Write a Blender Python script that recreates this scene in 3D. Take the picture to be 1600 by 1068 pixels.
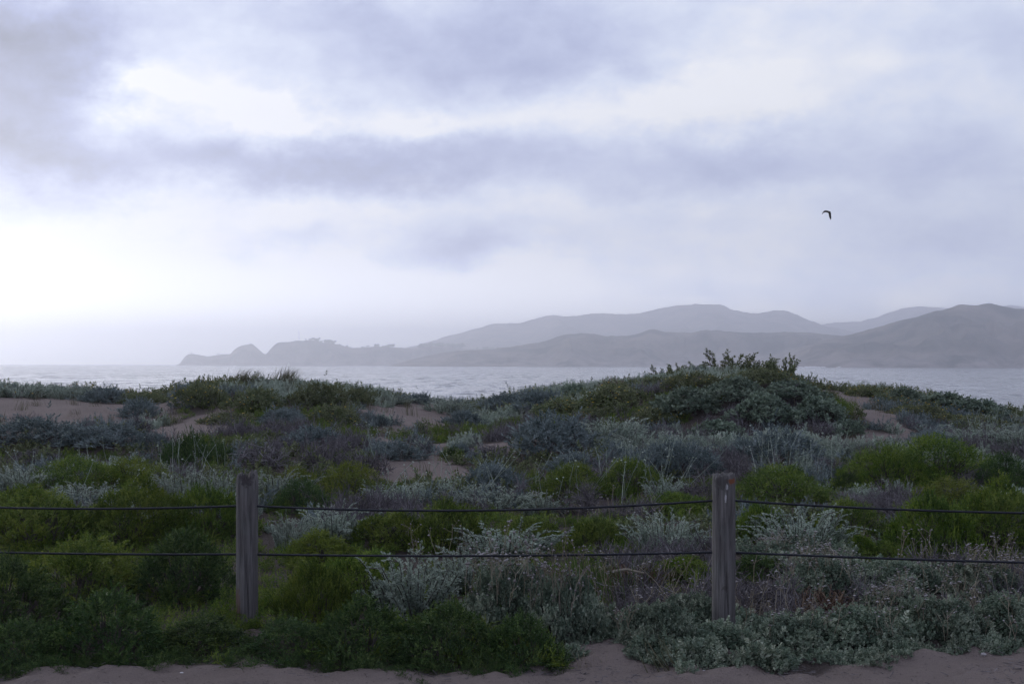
import bpy, math, random
import numpy as np
from mathutils import Matrix, Vector

for o in list(bpy.data.objects):
    bpy.data.objects.remove(o)
SC = bpy.context.scene
COL = SC.collection
R = math.radians

# ------------------------------------------------------------------ camera
F, U0, V0 = 2222.2, 800.0, 534.0            # focal length and centre in pixels of a 1600 px wide picture
EYE = 1.75
PITCH, ROLL = R(0.905), R(0.075)
cam_d = bpy.data.cameras.new('camera')
cam_d.lens, cam_d.sensor_width = 50.0, 36.0
cam_d.clip_start, cam_d.clip_end = 0.1, 60000
cam = bpy.data.objects.new('camera', cam_d)
COL.objects.link(cam)
CM = Matrix.Rotation(math.pi / 2 + PITCH, 3, 'X') @ Matrix.Rotation(ROLL, 3, 'Z')
cam.matrix_world = Matrix.Translation((0, 0, EYE)) @ CM.to_4x4()
SC.camera = cam

# ------------------------------------------------------------------ render settings
SC.view_settings.view_transform = 'Standard'
SC.view_settings.look = 'None'
SC.view_settings.exposure = 0.0
SC.view_settings.gamma = 1.0
SC.view_settings.use_curve_mapping = False
SC.render.engine = 'CYCLES'
SC.cycles.use_denoising = True
SC.cycles.max_bounces = 6
SC.cycles.diffuse_bounces = 3
SC.cycles.glossy_bounces = 2
SC.cycles.transmission_bounces = 3
SC.cycles.volume_bounces = 6
SC.cycles.transparent_max_bounces = 8

# ------------------------------------------------------------------ sun and sky
SUN_AZ, SUN_EL = R(-32.0), R(4.5)          # azimuth from +Y, towards +X
sdir = Vector((math.sin(SUN_AZ) * math.cos(SUN_EL), math.cos(SUN_AZ) * math.cos(SUN_EL), math.sin(SUN_EL)))
sun_d = bpy.data.lights.new('sun', 'SUN')
sun_d.energy, sun_d.angle, sun_d.color = 1.5, R(18), (1.0, 0.99, 0.995)
sun = bpy.data.objects.new('sun', sun_d)
COL.objects.link(sun)
sun.rotation_euler = sdir.to_track_quat('Z', 'Y').to_euler()

W = bpy.data.worlds.new('World')
SC.world = W
W.use_nodes = True
nt = W.node_tree
N, L = nt.nodes, nt.links
N.clear()


def nd(tree, typ, **kw):
    n = tree.nodes.new(typ)
    for k, v in kw.items():
        if k == 'ins':
            for i, x in v.items():
                if hasattr(x, 'is_output'):
                    tree.links.new(x, n.inputs[i])
                else:
                    n.inputs[i].default_value = x
        else:
            setattr(n, k, v)
    return n


def mth(tree, op, a, b=0.0, c=0.0, clamp=False):
    return nd(tree, 'ShaderNodeMath', operation=op, use_clamp=clamp, ins={0: a, 1: b, 2: c}).outputs[0]


def mixc(tree, f, a, b, typ='MIX'):
    n = nd(tree, 'ShaderNodeMix', data_type='RGBA', blend_type=typ, ins={0: f, 6: a, 7: b})
    return n.outputs[2]


def pix_dir(u, v):
    d = CM @ Vector(((u - U0) / F, (V0 - v) / F, -1.0))
    return d.normalized()


tc = N.new('ShaderNodeTexCoord')
sky = nd(nt, 'ShaderNodeTexSky', sky_type='NISHITA', sun_disc=False)
sky.sun_elevation = SUN_EL
sky.sun_rotation = SUN_AZ
sky.altitude = 5
sky.air_density, sky.dust_density, sky.ozone_density = 1.0, 2.0, 1.5
sep = nd(nt, 'ShaderNodeSeparateXYZ', ins={0: tc.outputs['Generated']})
dx, dy, dz = sep.outputs
el = mth(nt, 'ARCSINE', dz)
az = mth(nt, 'ARCTAN2', dx, dy)
p0 = nd(nt, 'ShaderNodeCombineXYZ', ins={0: az, 1: el, 2: 0.0}).outputs[0]
# soft warp so that no bank of cloud has a clean oval edge; banks are wider than tall
wsc = nd(nt, 'ShaderNodeVectorMath', operation='MULTIPLY', ins={0: tc.outputs['Generated'], 1: (1.0, 1.0, 1.55)}).outputs[0]
wn = nd(nt, 'ShaderNodeTexNoise', ins={'Vector': wsc, 'Scale': 8.0, 'Detail': 6.0, 'Roughness': 0.6})
wv = nd(nt, 'ShaderNodeVectorMath', operation='SUBTRACT', ins={0: wn.outputs['Color'], 1: (0.5, 0.5, 0.5)}).outputs[0]
wv = nd(nt, 'ShaderNodeVectorMath', operation='MULTIPLY', ins={0: wv, 1: (0.15, 0.095, 0.0)}).outputs[0]
pw = nd(nt, 'ShaderNodeVectorMath', operation='ADD', ins={0: p0, 1: wv}).outputs[0]

# banks of cloud: (u, v, half width, half height, weight)   + bright  - dark
BANKS = [
    (50, 110, 170, 100, -0.40), (-60, 240, 200, 60, -0.16), (330, 40, 120, 50, 0.05), (235, 118, 55, 36, 0.34), (430, 165, 70, 32, 0.26),
    (330, 130, 150, 60, 0.08), (640, 188, 130, 24, 0.22), (760, 60, 330, 95, -0.2), (620, 20, 260, 60, -0.1),
    (560, 250, 220, 44, -0.30), (320, 262, 160, 42, -0.12), (900, 270, 300, 46, -0.15), (1150, 262, 180, 50, -0.15),
    (1020, 170, 210, 40, 0.18), (1260, 120, 200, 80, 0.12), (560, 305, 200, 24, 0.08), (180, 350, 200, 40, 0.04), (720, 382, 110, 32, -0.22),
    (450, 372, 90, 26, -0.14), (900, 400, 180, 36, -0.06), (1060, 330, 200, 25, 0.05),
    (1500, 400, 230, 44, -0.14), (1150, 458, 260, 18, -0.10), (1450, 250, 160, 60, -0.05), (1520, 60, 180, 60, -0.02),
    (100, 440, 360, 80, 0.12), (350, 490, 280, 60, 0.16), (100, 540, 300, 60, 0.12), (700, 440, 140, 30, 0.06), (1250, 425, 240, 20, 0.05),
    (1370, 30, 120, 100, 0.05), (0, 20, 100, 40, 0.05), (1350, 500, 420, 50, 0.16), (900, 480, 260, 40, 0.10), (20, 140, 120, 90, -0.06), (110, 50, 200, 50, -0.16),
    (1150, 380, 260, 22, 0.07), (90, 225, 200, 40, -0.26), (880, 110, 240, 30, -0.05), (680, 210, 110, 22, 0.06), (480, 325, 300, 34, 0.08), (620, 440, 320, 40, 0.08), (1000, 175, 260, 40, 0.06), (1280, 330, 200, 40, 0.06),
]
acc = 0.0
for (u, v, hw, hh, w) in BANKS:
    d = pix_dir(u, v)
    a, e = math.atan2(d.x, d.y), math.asin(d.z)
    sx, sy = F / hw, F / hh
    q = nd(nt, 'ShaderNodeVectorMath', operation='MULTIPLY_ADD', ins={0: pw, 1: (sx, sy, 0), 2: (-a * sx, -e * sy, 0)}).outputs[0]
    dd = nd(nt, 'ShaderNodeVectorMath', operation='DOT_PRODUCT', ins={0: q, 1: q}).outputs['Value']
    ex = mth(nt, 'POWER', 0.42, dd)
    acc = mth(nt, 'MULTIPLY_ADD', ex, w * 1.35, acc)
# wisps all over the sky, on a layer overhead (direction / height)
hz = mth(nt, 'MAXIMUM', mth(nt, 'ADD', dz, 0.12), 0.05)
pl = nd(nt, 'ShaderNodeCombineXYZ', ins={0: mth(nt, 'DIVIDE', dx, hz), 1: mth(nt, 'DIVIDE', dy, hz), 2: 0.0}).outputs[0]
n1 = nd(nt, 'ShaderNodeTexNoise', ins={'Vector': pl, 'Scale': 1.7, 'Detail': 6.0, 'Roughness': 0.5, 'Distortion': 0.4}).outputs['Fac']
n2 = nd(nt, 'ShaderNodeTexNoise', ins={'Vector': wsc, 'Scale': 13.0, 'Detail': 5.0, 'Roughness': 0.5, 'Distortion': 0.2}).outputs['Fac']
wis = mth(nt, 'ADD', mth(nt, 'MULTIPLY_ADD', n1, 0.34, -0.17), mth(nt, 'MULTIPLY_ADD', n2, 0.54, -0.27))
n3 = nd(nt, 'ShaderNodeTexNoise', ins={'Vector': wsc, 'Scale': 34.0, 'Detail': 5.0, 'Roughness': 0.6, 'Distortion': 0.3}).outputs['Fac']
wis = mth(nt, 'ADD', wis, mth(nt, 'MULTIPLY_ADD', n3, 0.26, -0.13))
acc = mth(nt, 'ADD', acc, wis)
# glow round the hidden sun
sd = nd(nt, 'ShaderNodeVectorMath', operation='DOT_PRODUCT', ins={0: tc.outputs['Generated'], 1: tuple(sdir)}).outputs['Value']
ang = mth(nt, 'ARCCOSINE', mth(nt, 'MINIMUM', sd, 0.99999))
g1 = mth(nt, 'POWER', 0.37, mth(nt, 'POWER', mth(nt, 'DIVIDE', ang, 0.30), 2.0))
g2 = mth(nt, 'POWER', 0.37, mth(nt, 'POWER', mth(nt, 'DIVIDE', ang, 1.5), 2.0))
lum = mth(nt, 'MULTIPLY_ADD', g1, 0.08, mth(nt, 'MULTIPLY_ADD', g2, 0.39, 0.50))
lum = mth(nt, 'ADD', lum, mth(nt, 'MULTIPLY', acc, mth(nt, 'MULTIPLY_ADD', g2, 0.6, 0.4)))
lum = mth(nt, 'MINIMUM', mth(nt, 'MAXIMUM', lum, 0.12), 1.0)
# cloud colour: shaded cloud is lavender, bright cloud almost white
cr = nd(nt, 'ShaderNodeValToRGB', ins={0: lum})
els = cr.color_ramp.elements
els[0].position, els[0].color = 0.1, (0.070, 0.082, 0.130, 1)
els[1].position, els[1].color = 1.0, (0.955, 0.965, 1.0, 1)
for p_, c_ in ((0.45, (0.325, 0.375, 0.61, 1)), (0.62, (0.505, 0.565, 0.79, 1)), (0.8, (0.70, 0.765, 0.935, 1))):
    e_ = els.new(p_)
    e_.color = c_
# the clear strip under the cloud deck, brightest towards the sun
strip = mth(nt, 'POWER', 0.37, mth(nt, 'POWER', mth(nt, 'DIVIDE', el, 0.046), 2.0))
cl = nd(nt, 'ShaderNodeVectorMath', operation='SCALE', ins={0: cr.outputs[0], 'Scale': mth(nt, 'MULTIPLY_ADD', mth(nt, 'MULTIPLY', strip, g2), 40.0, 10.0)}).outputs[0]
cov = mth(nt, 'ADD', mth(nt, 'MULTIPLY_ADD', n1, -0.5, 1.14), mth(nt, 'MULTIPLY', g2, 0.18), clamp=True)
fin = mixc(nt, cov, sky.outputs[0], cl)
bg = nd(nt, 'ShaderNodeBackground', ins={0: fin, 1: 0.1})
nd(nt, 'ShaderNodeOutputWorld', ins={0: bg.outputs[0]})
W.cycles.sampling_method = 'MANUAL'
W.cycles.sample_map_resolution = 512

# ------------------------------------------------------------------ small tools
rng = np.random.default_rng(11)


def vnoise(x, y, s, seed=0):
    """smooth lattice noise in -1..1"""
    x, y = np.asarray(x, float) / s, np.asarray(y, float) / s
    xi, yi = np.floor(x).astype(np.int64), np.floor(y).astype(np.int64)
    fx, fy = x - xi, y - yi
    fx, fy = fx * fx * (3 - 2 * fx), fy * fy * (3 - 2 * fy)

    def h(a, b):
        n = (a * 374761393 + b * 668265263 + seed * 1442695041) & 0xffffffff
        n = ((n ^ (n >> 13)) * 1274126177) & 0xffffffff
        n = (n ^ (n >> 16)) & 0xffff
        return n / 32767.5 - 1.0
    return ((h(xi, yi) * (1 - fx) + h(xi + 1, yi) * fx) * (1 - fy) + (h(xi, yi + 1) * (1 - fx) + h(xi + 1, yi + 1) * fx) * fy)


def fbm(x, y, s, seed=0, n=4, g=0.5):
    o, a = 0, 1.0
    for i in range(n):
        o = o + a * vnoise(x, y, s, seed + i * 17)
        s, a = s / 2, a * g
    return o


def sstep(a, b, x):
    t = np.clip((x - a) / (b - a), 0, 1)
    return t * t * (3 - 2 * t)


def mesh_np(name, V, T, tint=None, smooth=False, extra=None, mids=None, mats=()):
    """mesh from arrays; T is (n,3) or (n,4)"""
    me = bpy.data.meshes.new(name)
    V = np.asarray(V, np.float32)
    T = np.asarray(T, np.int32)
    k = T.shape[1]
    me.vertices.add(len(V))
    me.vertices.foreach_set('co', V.ravel())
    me.loops.add(T.size)
    me.loops.foreach_set('vertex_index', T.ravel())
    me.polygons.add(len(T))
    me.polygons.foreach_set('loop_start', np.arange(0, T.size, k, dtype=np.int32))
    try:
        me.polygons.foreach_set('loop_total', np.full(len(T), k, np.int32))
    except Exception:
        pass
    me.polygons.foreach_set('use_smooth', np.full(len(T), smooth, bool))
    if mids is not None:
        me.polygons.foreach_set('material_index', np.asarray(mids, np.int32))
    if tint is not None:
        at = me.attributes.new('tint', 'FLOAT', 'POINT')
        at.data.foreach_set('value', np.asarray(tint, np.float32))
    for kx, vx in (extra or {}).items():
        at = me.attributes.new(kx, 'FLOAT', 'POINT')
        at.data.foreach_set('value', np.asarray(vx, np.float32))
    for m in mats:
        me.materials.append(m)
    me.update(calc_edges=True)
    return me


def put(name, me, parent=None, loc=(0, 0, 0), kind=None):
    o = bpy.data.objects.new(name, me)
    COL.objects.link(o)
    o.location = loc
    if parent:
        o.parent = parent
    if kind:
        o['kind'] = kind
    return o


def tag(o, label, cat, group=None):
    o['label'], o['category'] = label, cat
    if group:
        o['group'] = group
    return o


def thing(name, label, cat, loc=(0, 0, 0), group=None):
    o = bpy.data.objects.new(name, None)
    COL.objects.link(o)
    o.location = loc
    o.empty_display_size = 0.1
    return tag(o, label, cat, group)


class Geo:
    """collects triangles"""
    def __init__(self):
        self.V, self.T, self.C, self.M, self.n = [], [], [], [], 0

    def add(self, v, t, c=0.5, m=0):
        v, t = np.asarray(v, float), np.asarray(t, int)
        self.V.append(v)
        self.T.append(t + self.n)
        self.C.append(np.broadcast_to(np.asarray(c, float), (len(v),)))
        self.M.append(np.full(len(t), m))
        self.n += len(v)

    def mesh(self, name, *mats, smooth=False):
        return mesh_np(name, np.concatenate(self.V), np.concatenate(self.T), np.concatenate(self.C), smooth=smooth,
                       mids=np.concatenate(self.M), mats=mats)


def norm(v):
    return v / np.maximum(np.linalg.norm(v, axis=-1, keepdims=True), 1e-9)


def frames(d, roll):
    d = norm(d)
    ref = np.where(np.abs(d[:, 2:3]) > 0.95, np.array([[1.0, 0, 0]]), np.array([[0, 0, 1.0]]))
    x = norm(np.cross(ref, d))
    y = np.cross(d, x)
    c, s = np.cos(roll)[:, None], np.sin(roll)[:, None]
    return np.stack([x * c + y * s, -x * s + y * c, d], axis=2)      # columns


def prisms(geo, p0, p1, r0, r1, c=0.5, m=0, k=3):
    """many thin tapered sticks"""
    p0, p1 = np.atleast_2d(p0).astype(float), np.atleast_2d(p1).astype(float)
    n = len(p0)
    r0, r1 = np.broadcast_to(r0, (n,)), np.broadcast_to(r1, (n,))
    fr = frames(p1 - p0, np.zeros(n))
    a = np.arange(k) * 2 * math.pi / k
    ring = np.stack([np.cos(a), np.sin(a), 0 * a], 1)
    off = np.einsum('nij,kj->nki', fr, ring)
    v = np.concatenate([p0[:, None] + off * r0[:, None, None], p1[:, None] + off * r1[:, None, None]], 1)   # n,2k,3
    t = []
    for i in range(k):
        j = (i + 1) % k
        t += [(i, j, k + j), (i, k + j, k + i)]
    t = np.array(t)
    T = (t[None] + (np.arange(n) * 2 * k)[:, None, None]).reshape(-1, 3)
    cc = np.repeat(np.broadcast_to(c, (n,)), 2 * k)
    geo.add(v.reshape(-1, 3), T, cc, m)


def template(nl, Ln, ll, lw, ang, rh=False, bend=0.0, twig=0.0, seed=0, taper=0.4, start=0.0, cup=0.0):
    """a little twig with leaves: vertices, triangles, leaf number per vertex"""
    r = np.random.default_rng(seed)
    V, T, I = [], [], []
    n = 0

    def axis(t):
        return np.array([bend * Ln * t * t, 0, Ln * t * (1 - 0.3 * abs(bend) * t)])
    for i in range(nl):
        t = start + (1 - start) * (i + 0.7) / nl
        b = axis(t)
        az_ = i * 2.39996 + r.uniform(-.3, .3)
        an = ang * (1.15 - 0.6 * t) + r.uniform(-.2, .2)
        rad = np.array([math.cos(az_), math.sin(az_), 0])
        d = rad * math.sin(an) + np.array([0.6 * bend * t, 0, 1]) * math.cos(an)
        d /= np.linalg.norm(d)
        s = np.cross(d, [0, 0, 1.0])
        s = s / (np.linalg.norm(s) + 1e-6)
        tw = r.uniform(-.7, .7)
        nn = np.cross(s, d)
        s = s * math.cos(tw) + nn * math.sin(tw)
        l_ = ll * (1 - taper * t) * r.uniform(.75, 1.2)
        w_ = lw * (1 - taper * .6 * t) * r.uniform(.8, 1.2)
        if rh:
            q = [b, b + d * l_ * .55 + s * w_ / 2 + nn * cup * w_, b + d * l_, b + d * l_ * .55 - s * w_ / 2 + nn * cup * w_]
            V += q
            T += [(n, n + 1, n + 2), (n, n + 2, n + 3)]
            I += [i] * 4
            n += 4
        else:
            V += [b - s * w_ / 2, b + s * w_ / 2, b + d * l_]
            T += [(n, n + 1, n + 2)]
            I += [i] * 3
            n += 3
    if twig > 0:
        a, b = axis(0), axis(.95)
        V += [a - [twig, 0, 0], a + [twig, 0, 0], b]
        T += [(n, n + 1, n + 2)]
        I += [-1] * 3
    return np.array(V), np.array(T), np.array(I)


def place(geo, tpls, pos, dirs, sc, r, c=None, m=0):
    n = len(pos)
    if n == 0:
        return
    which = r.integers(0, len(tpls), n)
    if c is None:
        c = np.clip(r.normal(0.5, 0.2, n), 0, 1)
    for k, (tv, tt, ti) in enumerate(tpls):
        ix = np.nonzero(which == k)[0]
        if len(ix) == 0:
            continue
        fr = frames(dirs[ix], r.uniform(0, 2 * math.pi, len(ix))) * sc[ix][:, None, None]
        v = pos[ix][:, None] + np.einsum('nij,kj->nki', fr, tv)
        T = (tt[None] + (np.arange(len(ix)) * len(tv))[:, None, None]).reshape(-1, 3)
        lr = r.normal(0, .12, (len(ix), ti.max() + 2))
        cc = np.clip(c[ix][:, None] + lr[:, ti], 0, 1)
        cc[:, ti < 0] = 0.1
        geo.add(v.reshape(-1, 3), T, cc.ravel(), m)


# ------------------------------------------------------------------ materials
def new_mat(name):
    m = bpy.data.materials.new(name)
    m.use_nodes = True
    m.node_tree.nodes.clear()
    return m, m.node_tree


def leaf_mat(name, cols, trans=0.25, rough=0.6, spec=0.25, vary=0.25, patch=None):
    m, t = new_mat(name)
    at = nd(t, 'ShaderNodeAttribute', attribute_name='tint')
    ramp = nd(t, 'ShaderNodeValToRGB', ins={0: at.outputs['Fac']})
    e = ramp.color_ramp.elements
    for i, c in enumerate(cols):
        p_ = i / (len(cols) - 1)
        if i == 0:
            e[0].position, e[0].color = 0, (*c, 1)
        elif i == len(cols) - 1:
            e[-1].position, e[-1].color = 1, (*c, 1)
        else:
            q = e.new(p_)
            q.color = (*c, 1)
    col = ramp.outputs[0]
    oi = nd(t, 'ShaderNodeObjectInfo')
    geo_ = nd(t, 'ShaderNodeNewGeometry')
    no = nd(t, 'ShaderNodeTexNoise', ins={'Vector': geo_.outputs['Position'], 'Scale': 3.0, 'Detail': 3.0})
    vv = mth(t, 'ADD', mth(t, 'MULTIPLY_ADD', oi.outputs['Random'], vary, 1 - vary / 2),
             mth(t, 'MULTIPLY_ADD', no.outputs['Fac'], 0.9, -0.45))
    hs = nd(t, 'ShaderNodeHueSaturation', ins={'Hue': mth(t, 'MULTIPLY_ADD', oi.outputs['Random'], 0.02, 0.49),
                                               'Saturation': mth(t, 'MULTIPLY_ADD', no.outputs['Fac'], -0.4, 1.2), 'Value': vv, 'Color': col})
    c = hs.outputs[0]
    pb = nd(t, 'ShaderNodeBsdfPrincipled', ins={'Base Color': c, 'Roughness': rough, 'Specular IOR Level': spec})
    tr = nd(t, 'ShaderNodeBsdfTranslucent', ins={0: c})
    mx = nd(t, 'ShaderNodeMixShader', ins={0: trans, 1: pb.outputs[0], 2: tr.outputs[0]})
    nd(t, 'ShaderNodeOutputMaterial', ins={0: mx.outputs[0]})
    return m


M = {}
M['green'] = leaf_mat('mock_heather_leaf', [(0.027, 0.055, 0.01), (0.109, 0.169, 0.025), (0.251, 0.291, 0.053)], .38)
M['lime'] = leaf_mat('yellow_green_leaf', [(0.061, 0.087, 0.013), (0.145, 0.182, 0.024), (0.254, 0.273, 0.042)], .3)
M['deep'] = leaf_mat('dark_green_leaf', [(0.014, 0.031, 0.009), (0.05, 0.092, 0.023), (0.135, 0.184, 0.048)], .25)
M['silver'] = leaf_mat('silver_sage_leaf', [(0.155, 0.191, 0.146), (0.323, 0.375, 0.294), (0.54, 0.578, 0.471)], .2, .8, .15)
M['lupin'] = leaf_mat('blue_grey_leaf', [(0.075, 0.101, 0.091), (0.15, 0.187, 0.175), (0.279, 0.317, 0.3)], .2, .7, .2)
M['bur'] = leaf_mat('beach_bur_leaf', [(0.07, 0.11, 0.069), (0.19, 0.238, 0.159), (0.437, 0.463, 0.334)], .2, .55, .3)
M['hummock'] = leaf_mat('hummock_leaf', [(0.073, 0.107, 0.072), (0.168, 0.215, 0.146), (0.32, 0.372, 0.258)], .2, .6, .3)
M['olive'] = leaf_mat('olive_leaf', [(0.067, 0.085, 0.04), (0.133, 0.157, 0.066), (0.218, 0.23, 0.11)], .2, .6, .25)
M['leafy'] = leaf_mat('crest_plant_leaf', [(.07, .085, .040), (.15, .17, .075), (.24, .26, .13)], .4, .6, .25)
M['dead'] = leaf_mat('dead_twig', [(.08, .070, .068), (.155, .138, .140), (.28, .255, .25)], .05, .9, .1)
M['rust'] = leaf_mat('rusty_dry_leaf', [(0.081, 0.05, 0.037), (0.162, 0.099, 0.065), (0.27, 0.198, 0.128)], .15, .8, .1)
M['straw'] = leaf_mat('straw', [(.16, .13, .085), (.27, .225, .155), (.40, .35, .26)], .15, .8, .15)
M['grass'] = leaf_mat('dune_grass', [(.06, .062, .035), (.115, .11, .06), (.20, .18, .11)], .25, .7, .2)
M['reed'] = leaf_mat('fresh_grass', [(.035, .060, .018), (.065, .10, .025), (.11, .14, .04)], .25, .7, .2)
M['head'] = leaf_mat('dry_flower_head', [(.16, .140, .125), (.27, .245, .225), (.42, .39, .37)], .1, .9, .1)
M['yellow'] = leaf_mat('yellow_petal', [(.42, .26, .015), (.6, .40, .02), (.7, .5, .05)], .2, .6, .2)
M['bark'] = leaf_mat('woody_stem', [(.05, .042, .035), (.09, .078, .066), (.14, .125, .11)], .0, .9, .1)


def sand_mat():
    m, t = new_mat('dune_sand')
    g = nd(t, 'ShaderNodeNewGeometry')
    P = g.outputs['Position']
    lit = nd(t, 'ShaderNodeAttribute', attribute_name='litter').outputs['Fac']
    n1 = nd(t, 'ShaderNodeTexNoise', ins={'Vector': P, 'Scale': 0.9, 'Detail': 6.0, 'Roughness': .6}).outputs['Fac']
    n2 = nd(t, 'ShaderNodeTexNoise', ins={'Vector': P, 'Scale': 34.0, 'Detail': 5.0, 'Roughness': .7}).outputs['Fac']
    n3 = nd(t, 'ShaderNodeTexNoise', ins={'Vector': P, 'Scale': 240.0, 'Detail': 2.0, 'Roughness': .6}).outputs['Fac']
    sand = mixc(t, n1, (.180, .142, .120, 1), (.30, .242, .210, 1))
    grain = mth(t, 'MULTIPLY_ADD', n3, 0.9, 0.55)
    gr = nd(t, 'ShaderNodeVectorMath', operation='SCALE', ins={0: sand, 'Scale': grain}).outputs[0]
    # dark specks of leaf litter
    sp = nd(t, 'ShaderNodeTexNoise', ins={'Vector': P, 'Scale': 34.0, 'Detail': 4.0, 'Roughness': .7}).outputs['Fac']
    spm = mth(t, 'MULTIPLY', mth(t, 'MULTIPLY_ADD', sp, 12.0, -7.2, clamp=True), 0.75)
    gr = mixc(t, spm, gr, (.085, .065, .055, 1))
    soil = mixc(t, n2, (.045, .036, .030, 1), (.15, .120, .102, 1))
    lf = mth(t, 'ADD', lit, mth(t, 'MULTIPLY_ADD', n2, 1.1, -0.55))
    lf = mth(t, 'MULTIPLY_ADD', lf, 2.2, -0.6, clamp=True)
    col = mixc(t, lf, gr, soil)
    bmp = mth(t, 'ADD', mth(t, 'MULTIPLY', n2, 0.7), mth(t, 'MULTIPLY', n3, 0.12))
    bp = nd(t, 'ShaderNodeBump', ins={'Strength': 1.0, 'Distance': 0.045, 'Height': bmp})
    pb = nd(t, 'ShaderNodeBsdfPrincipled', ins={'Base Color': col, 'Roughness': .95, 'Specular IOR Level': .1, 'Normal': bp.outputs[0]})
    nd(t, 'ShaderNodeOutputMaterial', ins={0: pb.outputs[0]})
    return m


def sea_mat():
    m, t = new_mat('sea_water')
    g = nd(t, 'ShaderNodeNewGeometry')
    P = g.outputs['Position']

    def wave(sx, sy, sc, det):
        v = nd(t, 'ShaderNodeVectorMath', operation='MULTIPLY', ins={0: P, 1: (sx, sy, 1)}).outputs[0]
        return nd(t, 'ShaderNodeTexNoise', ins={'Vector': v, 'Scale': sc, 'Detail': det, 'Roughness': .6, 'Distortion': .3}).outputs['Fac']
    # slopes of the waves, given straight as a normal; gusts make rough and smooth patches
    def slope(sx, sy, sc, det):
        v = nd(t, 'ShaderNodeVectorMath', operation='MULTIPLY', ins={0: P, 1: (sx, sy, 1)}).outputs[0]
        c = nd(t, 'ShaderNodeTexNoise', ins={'Vector': v, 'Scale': sc, 'Detail': det, 'Roughness': .6}).outputs['Color']
        return nd(t, 'ShaderNodeVectorMath', operation='SUBTRACT', ins={0: c, 1: (.5, .5, .5)}).outputs[0]
    gust = mth(t, 'MULTIPLY', wave(1.0, .20, .24, 3.0), mth(t, 'ADD', wave(1.0, .12, .02, 3.0), .25))
    gust = mth(t, 'MAXIMUM', mth(t, 'MULTIPLY_ADD', gust, 5.2, -1.25), .05)
    s1 = nd(t, 'ShaderNodeVectorMath', operation='SCALE', ins={0: slope(1.0, .32, .5, 3.0), 'Scale': mth(t, 'MULTIPLY', gust, 1.6)}).outputs[0]
    s2 = nd(t, 'ShaderNodeVectorMath', operation='SCALE', ins={0: slope(1.0, .22, .12, 2.0), 'Scale': mth(t, 'MULTIPLY', gust, 1.1)}).outputs[0]
    sl = nd(t, 'ShaderNodeVectorMath', operation='MULTIPLY', ins={0: nd(t, 'ShaderNodeVectorMath', operation='ADD', ins={0: s1, 1: s2}).outputs[0], 1: (.6, 1.0, 0.0)}).outputs[0]
    bp = nd(t, 'ShaderNodeVectorMath', operation='NORMALIZE', ins={0: nd(t, 'ShaderNodeVectorMath', operation='ADD', ins={0: sl, 1: (0, 0, 1)}).outputs[0]})
    pb = nd(t, 'ShaderNodeBsdfPrincipled', ins={'Base Color': (.030, .040, .052, 1), 'Roughness': .14, 'IOR': 1.333, 'Normal': bp.outputs[0]})
    nd(t, 'ShaderNodeOutputMaterial', ins={0: pb.outputs[0]})
    return m


def hill_mat():
    m, t = new_mat('coastal_scrub_hill')
    g = nd(t, 'ShaderNodeNewGeometry')
    n1 = nd(t, 'ShaderNodeTexNoise', ins={'Vector': g.outputs['Position'], 'Scale': .0075, 'Detail': 9.0, 'Roughness': .65}).outputs['Fac']
    f = mth(t, 'MULTIPLY_ADD', n1, 3.6, -1.45, clamp=True)
    col = mixc(t, f, (.024, .030, .018, 1), (.24, .19, .14, 1))
    zz = nd(t, 'ShaderNodeSeparateXYZ', ins={0: g.outputs['Position']}).outputs[2]
    n2 = nd(t, 'ShaderNodeTexNoise', ins={'Vector': g.outputs['Position'], 'Scale': .02, 'Detail': 5.0, 'Roughness': .7}).outputs['Fac']
    cliff = mth(t, 'MULTIPLY', mth(t, 'MULTIPLY_ADD', zz, -.03, 1.1, clamp=True), mth(t, 'MULTIPLY_ADD', n2, 4.0, -1.5, clamp=True))
    col = mixc(t, cliff, col, (.30, .25, .22, 1))
    pb = nd(t, 'ShaderNodeBsdfPrincipled', ins={'Base Color': col, 'Roughness': .95, 'Specular IOR Level': .1})
    nd(t, 'ShaderNodeOutputMaterial', ins={0: pb.outputs[0]})
    return m


def plain(name, c, rough=.7, metal=0.0, spec=.3):
    m, t = new_mat(name)
    g = nd(t, 'ShaderNodeNewGeometry')
    n1 = nd(t, 'ShaderNodeTexNoise', ins={'Vector': g.outputs['Position'], 'Scale': 30.0, 'Detail': 4.0}).outputs['Fac']
    col = mixc(t, n1, tuple(x * .75 for x in c) + (1,), tuple(min(1, x * 1.25) for x in c) + (1,))
    pb = nd(t, 'ShaderNodeBsdfPrincipled', ins={'Base Color': col, 'Roughness': rough, 'Metallic': metal, 'Specular IOR Level': spec})
    nd(t, 'ShaderNodeOutputMaterial', ins={0: pb.outputs[0]})
    return m


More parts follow.
